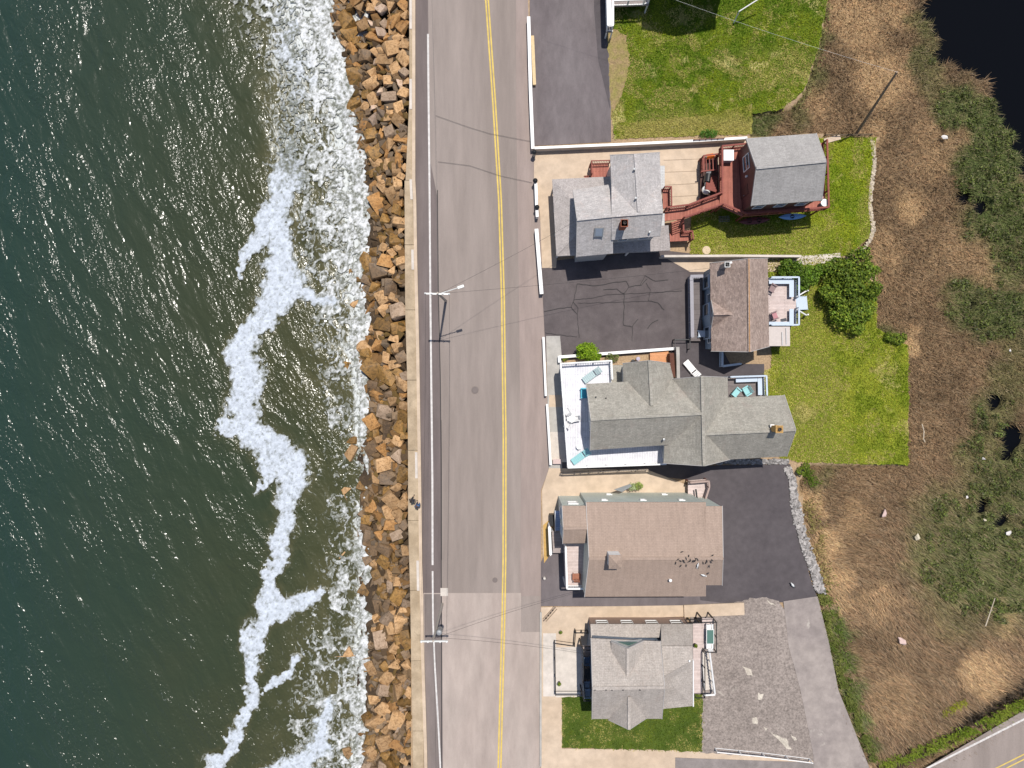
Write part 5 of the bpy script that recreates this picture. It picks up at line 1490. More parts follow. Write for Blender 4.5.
# ================================================================== TOP HOUSE, mostly beyond the upper edge
hG = thing('house', 'white edged house at the top edge casting a large shadow on the lawn', 'house', W(665, -20, 0))
bg = gable_body(hG, (761, -70), (674, -70), (674, -190), (761, -190), 10.0, 12.2, RF_B, SD_GREY, None, None, over=.25, t=.15)
ctr = V2(W(685, -70, 0))
wall_windows(hG, bg['wa'], bg['wb'], ctr, 1.0, 3); wall_windows(hG, bg['wa'], bg['wb'], ctr, 3.8, 3)
wall_windows(hG, bg['wa'], bg['wb'], ctr, 7.0, 3); wall_windows(hG, bg['wb'], bg['wc'], ctr, 1.0, 3); wall_windows(hG, bg['wd'], bg['wa'], ctr, 1.0, 3)
gd_ = floor_slab(hG, [(607, -60), (649, -60), (649, 5), (612, 6.5), (612, 32), (606.5, 32)], 1.6, M_GREYDECK, .15, 'deck', True, M_WHITE)
railing(gd_, lined([(648, 3), (643, 5), (611.5, 6), (611.5, 31), (606.6, 31), (604.5, -55)], 1.6, 1.6), 1.0, M_WHITE, .12, .14)
mb = MB(); P_ = lined([(606.5, -40), (608.7, 31)], 1.6, 2.68); mb.beam(P_[0], P_[1], .34, .06); mb.build('ledge', M_WHITE, gd_)
# ================================================================== WALLS AND FENCES
def low_wall(name, label, pts_px, w, h, mat, cat='wall', cap=None, group=None, z0=0.0):
    t = thing(name, label, cat, W(*pts_px[0], 0), group); mb = MB()
    P = [Vector((*W2(x, y, h), z0 + h / 2)) for x, y in pts_px]
    for i, (a, b) in enumerate(zip(P[:-1], P[1:])):
        d = (b - a).normalized(); e = d * w / 2 if i < len(P) - 2 else Vector((0, 0, 0))
        mb.beam(a, b + e, w, h + .1 - i * .004)
    mb.build('wall_body', mat, t)
    mb = MB()
    for i, (a, b) in enumerate(zip(P[:-1], P[1:])):
        d = (b - a).normalized(); e = d * w / 2 if i < len(P) - 2 else Vector((0, 0, 0)); u = Vector((0, 0, h / 2 + .07 + i * .003)); mb.beam(a + u, b + u + e, w + .06, .05)
    mb.build('cap', cap or mat, t)
    return t
def fence(name, label, pts_px, h, mat, step=1.8, group=None, cat='fence', z0=0.0, bal=True):
    t = thing(name, label, cat, W(*pts_px[0], 0), group)
    P = [Vector((*W2(x, y, h), z0)) for x, y in pts_px]
    railing(t, P, h, mat, .09, .06, .15, step, 'fence_panel', bal)
    return t
low_wall('boundary_wall', 'long white capped wall between roadside and upper asphalt lot', [(528.6, 17), (530.5, 90), (532.8, 149)], .26, .75, M_CONC_PALE, cap=M_WHITE)
low_wall('boundary_wall', 'white capped wall along the top of the beige yard', [(534.5, 148.2), (620, 144.6), (700, 140.8), (747, 138)], .18, .9, M_CONC_PALE, cap=M_WHITE)
low_wall('timber_block', 'pale yellow timber lying against the white roadside wall', [(532.4, 36), (534.4, 85)], .26, .35, plain('yellow_timber', (.62, .47, .27), .8, 0, .15), 'timber')
low_wall('boundary_wall', 'short white fence block beside the beige yard gateway', [(535.8, 183), (536.6, 206)], .22, .9, M_WHITE)
low_wall('boundary_wall', 'tiny white fence block below the beige yard gateway', [(536.9, 210), (537.2, 217)], .22, .9, M_WHITE)
for (x, y), nm in (((534.2, 152.5), 'upper end of the beige yard opening'), ((535.2, 181), 'lower end of the beige yard opening'), ((537, 207.5), 'gap between two short white blocks')):
    t = thing('gate_post', f'dark capped gate post at the {nm}', 'post', W(x, y, 0)); mb = MB(); p = W(x, y, 1); mb.box((p.x, p.y, .55), (.28, .28, 1.1)); mb.build('post', M_CONC_GREY, t)
    mb = MB(); mb.lathe((p.x, p.y, 1.1), [(.24, 0), (.24, .06), (.1, .16), (.02, .2)], 12); mb.build('cap', M_BLACK, t)
low_wall('boundary_wall', 'white wall left of the cracked black driveway', [(536.4, 229), (541.6, 294)], .30, .8, M_CONC_PALE, cap=M_WHITE)
low_wall('boundary_wall', 'thin white wall between road and terrace forecourt', [(543.4, 337), (545.8, 396)], .16, .6, M_WHITE)
low_wall('boundary_wall', 'thin white wall below the forecourt gap by the terrace', [(547.0, 404), (550.6, 465)], .16, .6, M_WHITE)
low_wall('boundary_wall', 'white wall dividing red house lawn from cottage', [(661, 256.3), (735, 255.8), (801, 256.3)], .16, 1.0, M_CONC_PALE, cap=M_CONC_PALE)
low_wall('planter_wall', 'white border wall around the courtyard planter', [(559.5, 362.5), (559.2, 357), (610, 353.2), (676, 348.5)], .22, .6, M_WHITE)
low_wall('boundary_wall', 'grey wall between dark driveway and courtyard', [(677.6, 347), (678.2, 378)], .26, 1.0, M_CONC_GREY)
low_wall('boundary_wall', 'pale concrete curb between brown roofed house and bottom house', [(684, 611), (744, 608.6)], 1.15, .22, M_CONC)
low_wall('kerb_wall', 'thin concrete kerb along the left edge of the bottom lots', [(540.8, 612), (540.6, 766)], .14, .12, M_CONC_GREY)
low_wall('courtyard_fence', 'dark brown board fence at the end of the orange courtyard', [(671.5, 353), (673, 377)], .35, 1.5, plain('dark_board', (.10, .035, .02), .8, 0, .3), 'fence')
fence('terrace_fence', 'thin grey rail fence below the white roof terrace', [(561, 474), (648, 469.5)], .9, plain('rail_taupe', (.30, .25, .21), .7), 1.55, bal=False)
fence('patio_fence', 'black metal fence around the bottom house patio', [(575.5, 632), (574.5, 646.3), (554.8, 643.5), (555.6, 695), (581.5, 695)], .95, M_BLACK, 1.8, bal=False)
fence('patio_gate', 'small black gate beside the bottom house patio', [(576, 633), (588, 633)], .9, M_BLACK, .6, cat='gate', bal=False)
fence('guard_fence', 'white rail fence along the bottom of the gravel lot', [(717.5, 752.3), (765, 757), (812.5, 763)], .9, M_WHITE, 2.4, bal=False)
fence('wall_brackets', 'dark rail on the white wall above the beige yard', [(694, 139.8), (724, 138.2)], 1.15, plain('bracket_brown', (.13, .06, .04), .7), .6, cat='rail', bal=False)
fence('metal_frame', 'black metal frame standing on the asphalt by the cottage ramp', [(675, 349), (675, 339.5), (690, 339.5), (690, 349)], 1.0, M_BLACK, 1.0, cat='frame', bal=False)
fence('boundary_fence', 'dark low fence at the marsh edge behind the red house', [(826, 134.6), (872, 134.2)], .5, plain('weathered_post', (.11, .08, .05), .9), 1.2, bal=False)
low_wall('lawn_border', 'pale stone border slab right of the small red house', [(824, 141.5), (840, 137)], .45, .12, M_CONC, 'border')

# ================================================================== UTILITY POLES
M_POLE = plain('pole_wood', (.20, .16, .125), .95, 0, .25, 6)
M_ALU = plain('pale_metal', (.62, .62, .60), .5, .2, .05)
def pole(label, base_px, top_px, h, arm, lamp=None, transformer=False, arm_mat=None, pm=None):
    t = thing('utility_pole', label, 'utility pole', W(*base_px, 0))
    b = W(*base_px, -.3); tp = W(*top_px, h); b.z = -.3
    mb = MB(); mb.tube(b, tp, .14, .09, 10); mb.build('pole', pm or M_POLE, t)
    if arm:
        a0, a1 = W(*arm[0], h - .3), W(*arm[1], h - .3)
        mb = MB(); mb.beam(a0, a1, .13, .15); am = mb.build('crossarm', arm_mat or M_ALU, t)
        for u in (.04, .28, .72, .96):
            p = a0.lerp(a1, u); mb = MB(); mb.lathe((p.x, p.y, p.z + .07), [(.05, 0), (.08, .06), (.05, .1), (.08, .15), (.03, .2)], 8); mb.build('insulator', M_WHITE, am)
    if lamp:
        lp = W(*lamp, h - 1.2); st_ = b.lerp(tp, .88)
        mb = MB(); mb.tube(st_, lp, .05, .04, 8); la = mb.build('lamp_arm', M_ALU, t)
        d = (lp - st_).normalized(); mb = MB(); mb.beam(lp - d * .1, lp + d * .5, .26, .14); mb.build('lamp_head', M_ALU, la, bevel=.04)
    if transformer:
        st_ = b.lerp(tp, .80); mb = MB(); mb.lathe((st_.x + .38, st_.y + .1, st_.z - .5), [(.05, 0), (.25, .03), (.26, .85), (.2, .93), (.05, .95)], 14); mb.build('transformer', M_GREYM, t)
    return tp
P1 = pole('tall utility pole with lamp arm across from the cracked driveway', (446, 301), (437.5, 293), 10.5, ((424.5, 293.6), (450, 294.2)), (458.5, 287.6), pm=plain('grey_pole_wood', (.42, .37, .32), .9, 0, .2, 6))
P2 = pole('tall utility pole with wide crossarm near the lower road patch', (442.5, 603), (433, 641), 10.9, ((420.5, 641.2), (448, 641)), None, True, None, plain('grey_pole_wood', (.42, .37, .32), .9, 0, .2, 6))
P3 = pole('leaning bare wooden utility pole standing in the marsh', (856, 134), (897, 72), 9.0, None, pm=plain('marsh_pole', (.26, .19, .14), .95, 0, .25, 6))
mb = MB(); mb.beam(W(440.5, 592, .03), W(448, 592, .03), .8, .05)
tag(mb.build('utility_cover', M_CONC_PALE), 'small pale concrete cover beside the lower utility pole base', 'cover')
def wire(label, a, b, sag, r=.011, mat=None):
    mb = MB(); n = 14; prev = None
    for i in range(n + 1):
        t = i / n; p = Vector(a).lerp(Vector(b), t) - Vector((0, 0, sag * 4 * t * (1 - t)))
        if prev is not None: mb.tube(prev, p, r, r, 5, False)
        prev = p
    tag(mb.build('overhead_wire', mat or M_BLACK), label, 'wire')
up = Vector((0, 0, .1))
wire('overhead wire running between the two roadside utility poles, seaward side', P1 + Vector((-1.0, 0, 0)), P2 + Vector((-1.1, 0, 0)), .9, .008)
wire('overhead wire running between the two roadside utility poles, inland side', P1 + Vector((1.0, 0, 0)), P2 + Vector((1.1, 0, 0)), .9, .008)
wire('overhead wire from the upper utility pole to the top edge', P1, W(430, -60, 10), .9, .008)
wire('overhead wire from the lower utility pole to the bottom edge', P2, W(436, 860, 10), .9, .008)
wire('service wire from upper utility pole to the brown roofed cottage', P1 - up * 4, W(711, 268, 3.6), .8)
wire('service wire from upper utility pole to the grey roofed house', P1 - up * 6, W(574, 222, 6.6), .5)
wire('service wire from lower utility pole to the tall brown roofed house', P2 - up * 5, W(587, 590, 5.9), .6)
wire('service wire from lower utility pole to the bottom grey house', P2 - up * 8, W(592, 655, 4.9), .5)
wire('pale overhead wire crossing the top lawn toward the leaning pole', W(560, -45, 9), P3, .7, .007, M_ALU)

# ================================================================== FURNITURE
def to(o, px, py, z, rot=0.0):
    p = W(px, py, z); o.location = (p.x, p.y, z); o.rotation_euler = (0, 0, R(rot)); return o
def new_thing(name, label, cat, px, py, z, rot=0.0, group=None):
    t = thing(name, label, cat, (0, 0, 0), group); return to(t, px, py, z, rot)
def part(parent, name, mat, fn, **k):
    mb = MB(); fn(mb); return mb.build(name, mat, parent, local=True, **k)
def lounger(label, px, py, z, rot, m_seat, m_frame):
    t = new_thing('sun_lounger', label, 'sun lounger', px, py, z, rot)
    part(t, 'seat', m_seat, lambda mb: [mb.box((x, 0, .34), (.16, .58, .03)) for x in np.arange(-.9, .35, .18)] + [mb.box((-.28, s, .30), (1.35, .04, .06)) for s in (-.3, .3)])
    part(t, 'backrest', m_seat, lambda mb: [mb.box((.45 + i * .15, 0, .40 + i * .075), (.13, .58, .03), 0, Matrix.Rotation(-.46, 3, 'Y')) for i in range(4)] + [mb.beam((.36, s, .32), (.98, s, .63), .04, .05) for s in (-.3, .3)])
    for x in (-.85, .3):
        for y in (-.3, .3): part(t, 'leg', m_frame, lambda mb: mb.box((x, y, .145), (.05, .05, .29)))
    return t
def chair(label, px, py, z, rot, mat, cat='chair', name='patio_chair', w=.58, group=None, cush=None):
    t = new_thing(name, label, cat, px, py, z, rot, group)
    part(t, 'seat', cush or mat, lambda mb: mb.box((0, 0, .40), (.52, w, .07)), bevel=.02)
    part(t, 'backrest', mat, lambda mb: [mb.beam((.24, y, .40), (.42, y * 1.15, .98), .09, .03) for y in np.linspace(-w * .4, w * .4, 5)] + [mb.beam((.35, -w * .46, .75), (.35, w * .46, .75), .04, .06)])
    for s in (-1, 1):
        part(t, 'armrest', mat, lambda mb: mb.box((.02, s * (w / 2 + .06), .60), (.62, .12, .035)))
        for x in (-.22, .24): part(t, 'leg', mat, lambda mb: mb.box((x, s * (w / 2 + .02), .29), (.06, .05, .58)))
    return t
def round_table(label, px, py, z, r, mat, leg, h=.72):
    t = new_thing('round_table', label, 'table', px, py, z)
    part(t, 'tabletop', mat, lambda mb: mb.lathe((0, 0, h - .04), [(r * .96, 0), (r, .01), (r, .03), (r * .98, .04), (.02, .042)], 24))
    part(t, 'pedestal', leg, lambda mb: mb.lathe((0, 0, 0), [(r * .5, 0), (r * .5, .03), (.05, .06), (.04, h - .04)], 12))
    return t
M_TEAL = plain('teal_sling', (.25, .50, .52), .6); M_TEALG = plain('grey_teal_sling', (.36, .46, .47), .6); M_CYAN = plain('cyan_plastic', (.04, .35, .47), .4)
M_WOODR = plain('reddish_wood', (.30, .12, .07), .7, 0, .2)
lounger('grey teal sun lounger slanting across the top of the white terrace', 591.5, 375, 3.0, 36, M_TEALG, M_GREYM)
lounger('pale teal sun lounger at the bottom corner of the white terrace', 580.5, 456, 3.0, 36, M_TEAL, M_GREYM)
lounger('white sun lounger on the dark asphalt by the cottage steps', 691, 369, .13, -50, M_WHITE, M_WHITE)
chair('cyan blue armchair beside the gable end on the white terrace', 583, 393, 3.0, 0, M_CYAN, 'armchair', 'armchair', .75)
round_table('small round white table on the left side of the terrace', 570.5, 418, 3.0, .42, M_WHITE, M_GREYM)
for (x, y, r_, w_) in ((567, 411, -60, 'above the round white terrace table'), (575, 418, 10, 'right of the round white terrace table'), (567, 425, 60, 'below the round white terrace table')):
    chair('small white wire chair ' + w_, x, y, 3.0, r_, plain('white_wire', (.55, .55, .56), .5), w=.36, group='chairs at the round terrace table')
round_table('low round white side table near the pale teal lounger', 578.5, 446.5, 3.0, .25, M_WHITE, M_GREYM, .45)
chair('pale teal lounge chair on the back deck, left one', 735, 392.5, 1.2, 140, M_TEAL, 'lounge chair', 'lounge_chair', .7, 'teal chairs on the back deck')
chair('pale teal lounge chair on the back deck, right one', 745, 391, 1.2, 30, M_TEAL, 'lounge chair', 'lounge_chair', .7, 'teal chairs on the back deck')
MB_ = plain('mauve_wicker', (.24, .17, .17), .8)
chair('mauve wicker chair in the upper corner of the blue trimmed deck', 771, 289, 1.2, 150, MB_, 'armchair', 'wicker_chair')
chair('mauve wicker chair in the lower corner of the blue trimmed deck', 773, 316, 1.2, 200, MB_, 'armchair', 'wicker_chair', cush=plain('rose_cushion', (.42, .2, .22), .8))
def doormat(label, px, py, z, w, l, rot, mat, name='floor_mat', cat='mat'):
    mb = MB(); c = W(px, py, z); mb.box((c.x, c.y, z + .012), (w, l, .02), R(rot)); o = mb.build(name, mat, None, bevel=.004); return tag(o, label, cat)
doormat('oval dark mat near the bench on the blue trimmed deck', 783.5, 320, 1.2, .6, .3, 10, plain('dark_mat', (.08, .08, .09), .9))
chair('reddish wooden rocking chair at the bottom of the west balcony', 576, 575, 3.0, -90, M_WOODR, 'armchair', 'wooden_chair', .55)
chair('blue cushioned chair near the top of the glazed balcony', 586.5, 659, 2.4, 180, plain('navy', (.05, .09, .16), .6), 'armchair', 'balcony_chair', group='chairs on the glazed balcony')
chair('blue grey cushioned chair third along the glazed balcony', 586.5, 683, 2.4, 180, plain('slate_cushion', (.16, .22, .30), .7), 'armchair', 'balcony_chair', group='chairs on the glazed balcony')
chair('blue grey cushioned chair at the bottom of the glazed balcony', 587, 691.5, 2.4, 180, plain('slate_cushion', (.16, .22, .30), .7), 'armchair', 'balcony_chair', group='chairs on the glazed balcony')
t = new_thing('balcony_table', 'black rectangular table in the middle of the glazed balcony', 'table', 586.5, 671, 2.4)
part(t, 'tabletop', M_BLACK, lambda mb: mb.box((0, 0, .70), (.55, 1.0, .04)), bevel=.01)
for x in (-.22, .22):
    for y in (-.42, .42): part(t, 'leg', M_BLACK, lambda mb: mb.box((x, y, .34), (.04, .04, .68)))
# glass-topped table on the balcony of the bottom house
t = new_thing('glass_table', 'white dining table with green glass top on black railed balcony', 'table', 708, 634, 2.3)
part(t, 'tabletop', glass_mat('green_table_glass', (.09, .17, .14), .1), lambda mb: mb.box((0, 0, .74), (.62, 1.3, .02)))
part(t, 'frame', M_WHITE, lambda mb: [mb.box((x, 0, .70), (.07, 1.4, .05)) for x in (-.33, .33)] + [mb.box((0, y, .70), (.6, .07, .05)) for y in (-.67, .67)])
for x in (-.3, .3):
    for y in (-.62, .62): part(t, 'leg', M_WHITE, lambda mb: mb.box((x, y, .34), (.05, .05, .68)))
for y, w_ in ((625.5, 'above'), (643, 'below')):
    chair(f'white square chair {w_} the green glass table', 708, y, 2.3, 90 if w_ == 'above' else -90, M_WHITE, w=.42, group='chairs at the green glass table')
def pot(label, px, py, z, r, mat, plant=True, h=.4):
    t = new_thing('plant_pot', label, 'plant pot', px, py, z)
    part(t, 'pot', mat, lambda mb: mb.lathe((0, 0, 0), [(r * .7, 0), (r, h), (r * .85, h), (r * .8, h - .05), (.01, h - .05)], 14))
    if plant:
        cm = crown_mesh('foliage', [(t.location.x, t.location.y, z + h + .1, r * 1.1, r * 1.1, r)], 120, .06, G2, t, int(px))
    return t
pot('dark pot with plant on the pink grey porch boards', 694.5, 644, 2.3, .16, M_BLACK)
pot('small dark pot standing on the bottom house patio', 559, 682, .1, .16, M_BLACK, True)
pot('small grey pot near the path of the bottom patio', 560.5, 631, .1, .14, M_GREYM, True, .3)

# around the red deck
t = new_thing('gas_grill', 'black gas grill between lower platform and the beige yard', 'grill', 705.5, 180.5, .85)
part(t, 'lid', M_BLACK, lambda mb: mb.rings([[Vector((x, -math.cos(a) * .28, .85 + math.sin(a) * .26)) for a in np.linspace(0, math.pi, 8)] for x in (-.4, -.38, .38, .4)], 8), bevel=.01)
part(t, 'body', plain('grill_grey', (.07, .07, .075), .5, .4), lambda mb: mb.box((0, 0, .58), (.8, .55, .5)))
for s in (-1, 1): part(t, 'side_shelf', plain('grill_shelf', (.09, .09, .10), .5), lambda mb: mb.box((s * .6, 0, .80), (.36, .45, .04)))
t.rotation_euler = (0, 0, R(82))
t = new_thing('kettle_grill', 'round white lidded kettle grill below the black gas grill', 'grill', 703.8, 192.5, .72)
part(t, 'bowl', M_BLACK, lambda mb: mb.lathe((0, 0, 0), [(.03, .42), (.22, .48), (.36, .66), (.38, .80)], 20))
part(t, 'lid', M_WHITE, lambda mb: mb.lathe((0, 0, 0), [(.44, .805), (.42, .90), (.30, 1.03), (.1, 1.09), (.01, 1.10)], 20), smooth=True)
part(t, 'handle', M_BLACK, lambda mb: mb.beam((-.1, 0, 1.16), (.12, .08, 1.16), .07, .05))
for a in (0, 2.1, 4.2): part(t, 'leg', M_BLACK, lambda mb: mb.tube((.15 * math.cos(a), .15 * math.sin(a), .5), (.33 * math.cos(a), .33 * math.sin(a), 0), .02, .02, 6))
t = new_thing('storage_box', 'square white storage box at the top of the red deck', 'box', 726, 158, 2.6)
part(t, 'body', M_WHITE, lambda mb: mb.box((0, 0, .38), (.92, .98, .74)), bevel=.03)
part(t, 'lid', M_WHITE, lambda mb: mb.box((0, 0, .80), (.99, 1.05, .09)), bevel=.03)
part(t, 'vent_panel', M_GREYM, lambda mb: mb.box((0, -.5, .4), (.6, .03, .4)))
t = new_thing('beach_towel', 'orange towel hanging over the lower platform rail', 'towel', 710.5, 155.8, 1.55, 6)
t2 = part(t, 'cloth', plain('orange_cloth', (.80, .18, .02), .8), lambda mb: [mb.box((0, 0, .13), (.75, .16, .02)), mb.slab([(-.37, .08, .12), (.37, .09, .13), (.33, .30, -.25), (-.33, .26, -.22)], .015), mb.slab([(-.37, -.08, .12), (.37, -.08, .13), (.3, -.22, -.2), (-.3, -.26, -.22)], .015)])
round_table('round white table on the lower right corner of the red deck', 821.3, 204.6, 2.6, .36, M_WHITE, M_GREYM)
pot('pinkish pot just above the round white corner table', 820.5, 198.5, 2.6, .15, plain('pink_pot', (.42, .25, .23), .7), False)
def hull(name, label, cat, px, py, z, rot, L_, B_, D_, m_out, m_in, seats=2):
    t = new_thing(name, label, cat, px, py, z, rot)
    n = 16; rings = []
    for i in range(n + 1):
        u = -1 + 2 * i / n; w_ = B_ / 2 * max(.04, (1 - abs(u) ** 2.4)) ; sh = .12 * abs(u) ** 3
        rings.append([Vector((u * L_ / 2, w_ * math.cos(a), -D_ * math.sin(a) * (1 - .5 * abs(u) ** 3) + D_ + sh)) for a in np.linspace(0, math.pi, 9)])
    part(t, 'hull', m_out, lambda mb: mb.rings(rings, 9, True), smooth=False)
    def deckf(mb):
        top = [r[0] + Vector((0, 0, .012)) for r in rings]; bot = [r[-1] + Vector((0, 0, .012)) for r in rings]
        vs = []; 
        for a, b in zip(top, bot): vs += [a, (a + b) / 2 + Vector((0, 0, .06)), b]
        fs = []
        for i in range(n): fs += [(3 * i, 3 * i + 1, 3 * i + 4, 3 * i + 3), (3 * i + 1, 3 * i + 2, 3 * i + 5, 3 * i + 4)]
        mb.add(vs, fs)
    dk_ = part(t, 'deck', m_out, deckf)
    for k in range(seats):
        x = (k - (seats - 1) / 2) * L_ * .3
        part(t, 'seat_well', m_in, lambda mb: mb.lathe((x, 0, D_ + .06), [(B_ * .30, 0), (B_ * .34, .03), (B_ * .26, .03), (B_ * .22, -.0), (.01, 0)], 16))
    return t
hull('kayak', 'bright blue kayak lying in the shade below the red deck', 'kayak', 791, 217.3, .5, 3, 2.7, .6, .26, plain('kayak_blue', (.22, .42, .72), .35), M_BLACK, 1)
hull('canoe', 'dark maroon canoe half under the edge of the red deck', 'canoe', 753, 221.5, .1, 5, 3.2, .7, .3, plain('maroon', (.14, .035, .035), .5), plain('maroon_dark', (.05, .02, .02), .6), 2)
mb = MB(); c = W(706.3, 250.3, .1); mb.lathe((c.x, c.y, .1), [(.40, 0), (.42, .05), (.40, .08), (.02, .09)], 24)
tag(mb.build('well_cover', plain('beige_disc', (.55, .44, .30), .8)), 'round beige cover lying on the lawn below the walkway', 'cover')
t = new_thing('lattice_panel', 'small grey lattice panel lying in the shade of the walkway', 'lattice', 724, 219, .12, 3)
part(t, 'lattice', M_GREYM, lambda mb: [mb.box((x, 0, .02), (.03, .55, .03)) for x in np.linspace(-.5, .5, 7)] + [mb.box((0, y, .05), (1.05, .03, .03)) for y in np.linspace(-.26, .26, 4)])

# by the road
t = new_thing('hydrant', 'pale short hydrant at the corner by the yellow sand strip', 'hydrant', 544.2, 577, .02)
part(t, 'barrel', plain('hydrant_paint', (.6, .55, .5), .5), lambda mb: mb.lathe((0, 0, 0), [(.17, 0), (.17, .05), (.11, .06), (.11, .5), (.15, .52), (.13, .62), (.06, .70), (.01, .72)], 12))
part(t, 'outlet', M_BLACK, lambda mb: mb.tube((-.2, 0, .4), (.2, 0, .4), .06, .06, 8))
mb = MB(); c = W(557, 461.5, .4); mb.box((c.x, c.y, .26), (.75, .42, .5)); mb.box((c.x, c.y + .02, .56), (.82, .48, .07))
tag(mb.build('step_block', plain('pink_step', (.52, .40, .37), .8)), 'pinkish block at the bottom left corner below the terrace', 'block')
mb = MB()
for i in range(5): 
    c = W(540 + i * 2.2 + 5, 619 - i * 2.6, .1); mb.box((c.x, c.y, .22), (.12, .5, .09), R(-45))
mb.beam(W(543, 619, .16), W(554, 606.5, .16), .05, .1); mb.beam(W(546, 621.5, .16), W(557, 609, .16), .05, .1)
tag(mb.build('wood_pallet', plain('grey_wood', (.25, .19, .15), .9, 0, .3)), 'weathered slatted wood pallet lying on concrete by the road', 'pallet')
t = new_thing('white_pole', 'thin white pipe standing tilted on the top lawn', 'pipe', 733.5, 23, .05)
part(t, 'pipe', M_WHITE, lambda mb: (mb.tube((0, 0, 0), (.05, .3, 1.6), .06, .06, 8), mb.tube((.05, .3, 1.6), (2.35, 1.55, 2.2), .06, .06, 8)))

# shed by the courtyard: stacked goods in the bed
for (x, y, w_, m_, lab) in ((632, 361.5, .35, M_BLACK, 'small dark bin beside the courtyard bed'), (637, 359, .35, plain('lilac', (.40, .36, .45), .7), 'small lilac grey bin beside the courtyard bed')):
    t = new_thing('storage_bin', lab, 'bin', x, y, .06)
    part(t, 'bin', m_, lambda mb: mb.lathe((0, 0, 0), [(w_ * .4, 0), (w_ * .5, .6)], 10)); part(t, 'lid', m_, lambda mb: mb.lathe((0, 0, .6), [(w_ * .56, 0), (w_ * .56, .05), (.02, .1)], 12))

# ================================================================== SMALL THINGS ON MARSH AND PAVING
def slabby(name, label, cat, px, py, z, size, rot, mat, seed=0):
    rg_ = random.Random(seed); bm = bmesh.new()
    for i in range(14): bm.verts.new((rg_.uniform(-.5, .5) * size[0], rg_.uniform(-.5, .5) * size[1], rg_.uniform(-.5, .5) * size[2]))
    bmesh.ops.convex_hull(bm, input=bm.verts[:])
    for v_ in [v_ for v_ in bm.verts if not v_.link_faces]: bm.verts.remove(v_)
    me = bpy.data.meshes.new(name); bm.to_mesh(me); bm.free(); me.materials.append(mat)
    o = bpy.data.objects.new(name, me); link(o); to(o, px, py, z, rot); return tag(o, label, cat)
M_PALEW = plain('bleached', (.62, .58, .55), .8)
slabby('driftwood_board', 'small white board in the marsh right of the red house', 'board', 945, 137, .1, (.75, .5, .15), 20, M_PALEW, 1)
slabby('marsh_rock', 'pinkish pale rock in the reeds below the back lawn', 'rock', 885, 514, .1, (.85, .55, .3), 60, plain('pink_rock', (.55, .40, .36), .8), 2)
slabby('marsh_rock', 'small pinkish rock lowest in the marsh near the verge', 'rock', 902.6, 641.6, .1, (1.2, .6, .3), -25, plain('pink_rock', (.55, .40, .36), .8), 3)
slabby('marsh_rock', 'yellowish pale rock in reeds below the two dark gaps', 'rock', 916.5, 536.5, .1, (.6, .8, .3), 30, plain('cream_rock', (.55, .48, .36), .8), 4)
slabby('marsh_scrap', 'white scrap near the right edge below the dark gaps', 'scrap', 1008.5, 533.5, .1, (.65, .5, .2), 20, M_PALEW, 5)
slabby('marsh_scrap', 'small white scrap left of the lower dark gap', 'scrap', 967, 497, .1, (.35, .35, .2), 0, M_PALEW, 6)
slabby('marsh_scrap', 'small white scrap between the dark gaps', 'scrap', 984.5, 458.5, .1, (.45, .3, .2), -10, M_PALEW, 7)
slabby('marsh_scrap', 'tiny cream scrap right below the lower dark gap', 'scrap', 985, 520, .1, (.3, .3, .2), 0, plain('cream_rock', (.55, .48, .36), .8), 8)
slabby('marsh_scrap', 'tiny white scrap at the right edge level with the cottage', 'scrap', 1010, 350, .1, (.25, .35, .2), 0, M_PALEW, 9)
mb = MB(); mb.tube(W(985.5, 626, .25), W(995, 598, .5), .06, .035, 7); mb.tube(W(990, 612, .4), W(993, 610, .55), .03, .015, 6)
tag(mb.build('bleached_branch', plain('bleached_wood', (.50, .42, .32), .9)), 'straight bleached branch lying on the green marsh growth', 'branch')
mb = MB()
pts_ = [(922, 424), (924, 431), (923.5, 439), (925, 442)]
for a, b in zip(pts_[:-1], pts_[1:]): mb.tube(W(*a, .3), W(*b, .3), .05, .04, 6)
tag(mb.build('bleached_branch', plain('bleached_wood', (.50, .42, .32), .9)), 'short curved bleached branch right of the back lawn', 'branch')

def bird(name, label, px, py, z, rot, L_, m_body, m_wing, m_tail, group=None, proto=None):
    if proto is not None:
        r_ = proto.copy(); COL.objects.link(r_)
        for ch in proto.children:
            c_ = ch.copy(); COL.objects.link(c_); c_.parent = r_
        to(r_, px, py, z, rot); r_['label'] = label; return r_
    t = new_thing(name, label, 'bird', px, py, z, rot, group); k = L_ / .34
    def body(mb):
        prof = [(-.17, .012, .10), (-.11, .045, .115), (-.04, .062, .12), (.03, .058, .13), (.075, .036, .155), (.10, .028, .185), (.125, .034, .20), (.15, .026, .20), (.165, .008, .195), (.19, .003, .19)]
        mb.rings([[Vector((x * k, r_ * math.cos(a) * k, (z_ + r_ * math.sin(a) * 1.05) * k)) for a in np.linspace(0, 2 * math.pi, 9)[:-1]] for x, r_, z_ in prof], 8)
    part(t, 'body', m_body, body, smooth=True)
    for s in (-1, 1):
        part(t, 'wing', m_wing, lambda mb: mb.rings([[Vector((x * k, s * (y_ + .012 * math.cos(a)) * k, (.135 + h_ * math.sin(a)) * k)) for a in np.linspace(0, 2 * math.pi, 7)[:-1]] for x, y_, h_ in ((.05, .05, .03), (.0, .06, .045), (-.08, .05, .035), (-.18, .02, .01))], 6))
        part(t, 'leg', M_WOODR, lambda mb: mb.tube((0, s * .02 * k, 0), (0, s * .02 * k, .08 * k), .005 * k, .006 * k, 5))
    part(t, 'tail', m_tail, lambda mb: mb.slab([(-.13 * k, -.02 * k, .12 * k), (-.13 * k, .02 * k, .12 * k), (-.25 * k, .035 * k, .10 * k), (-.25 * k, -.035 * k, .10 * k)], .01))
    return t
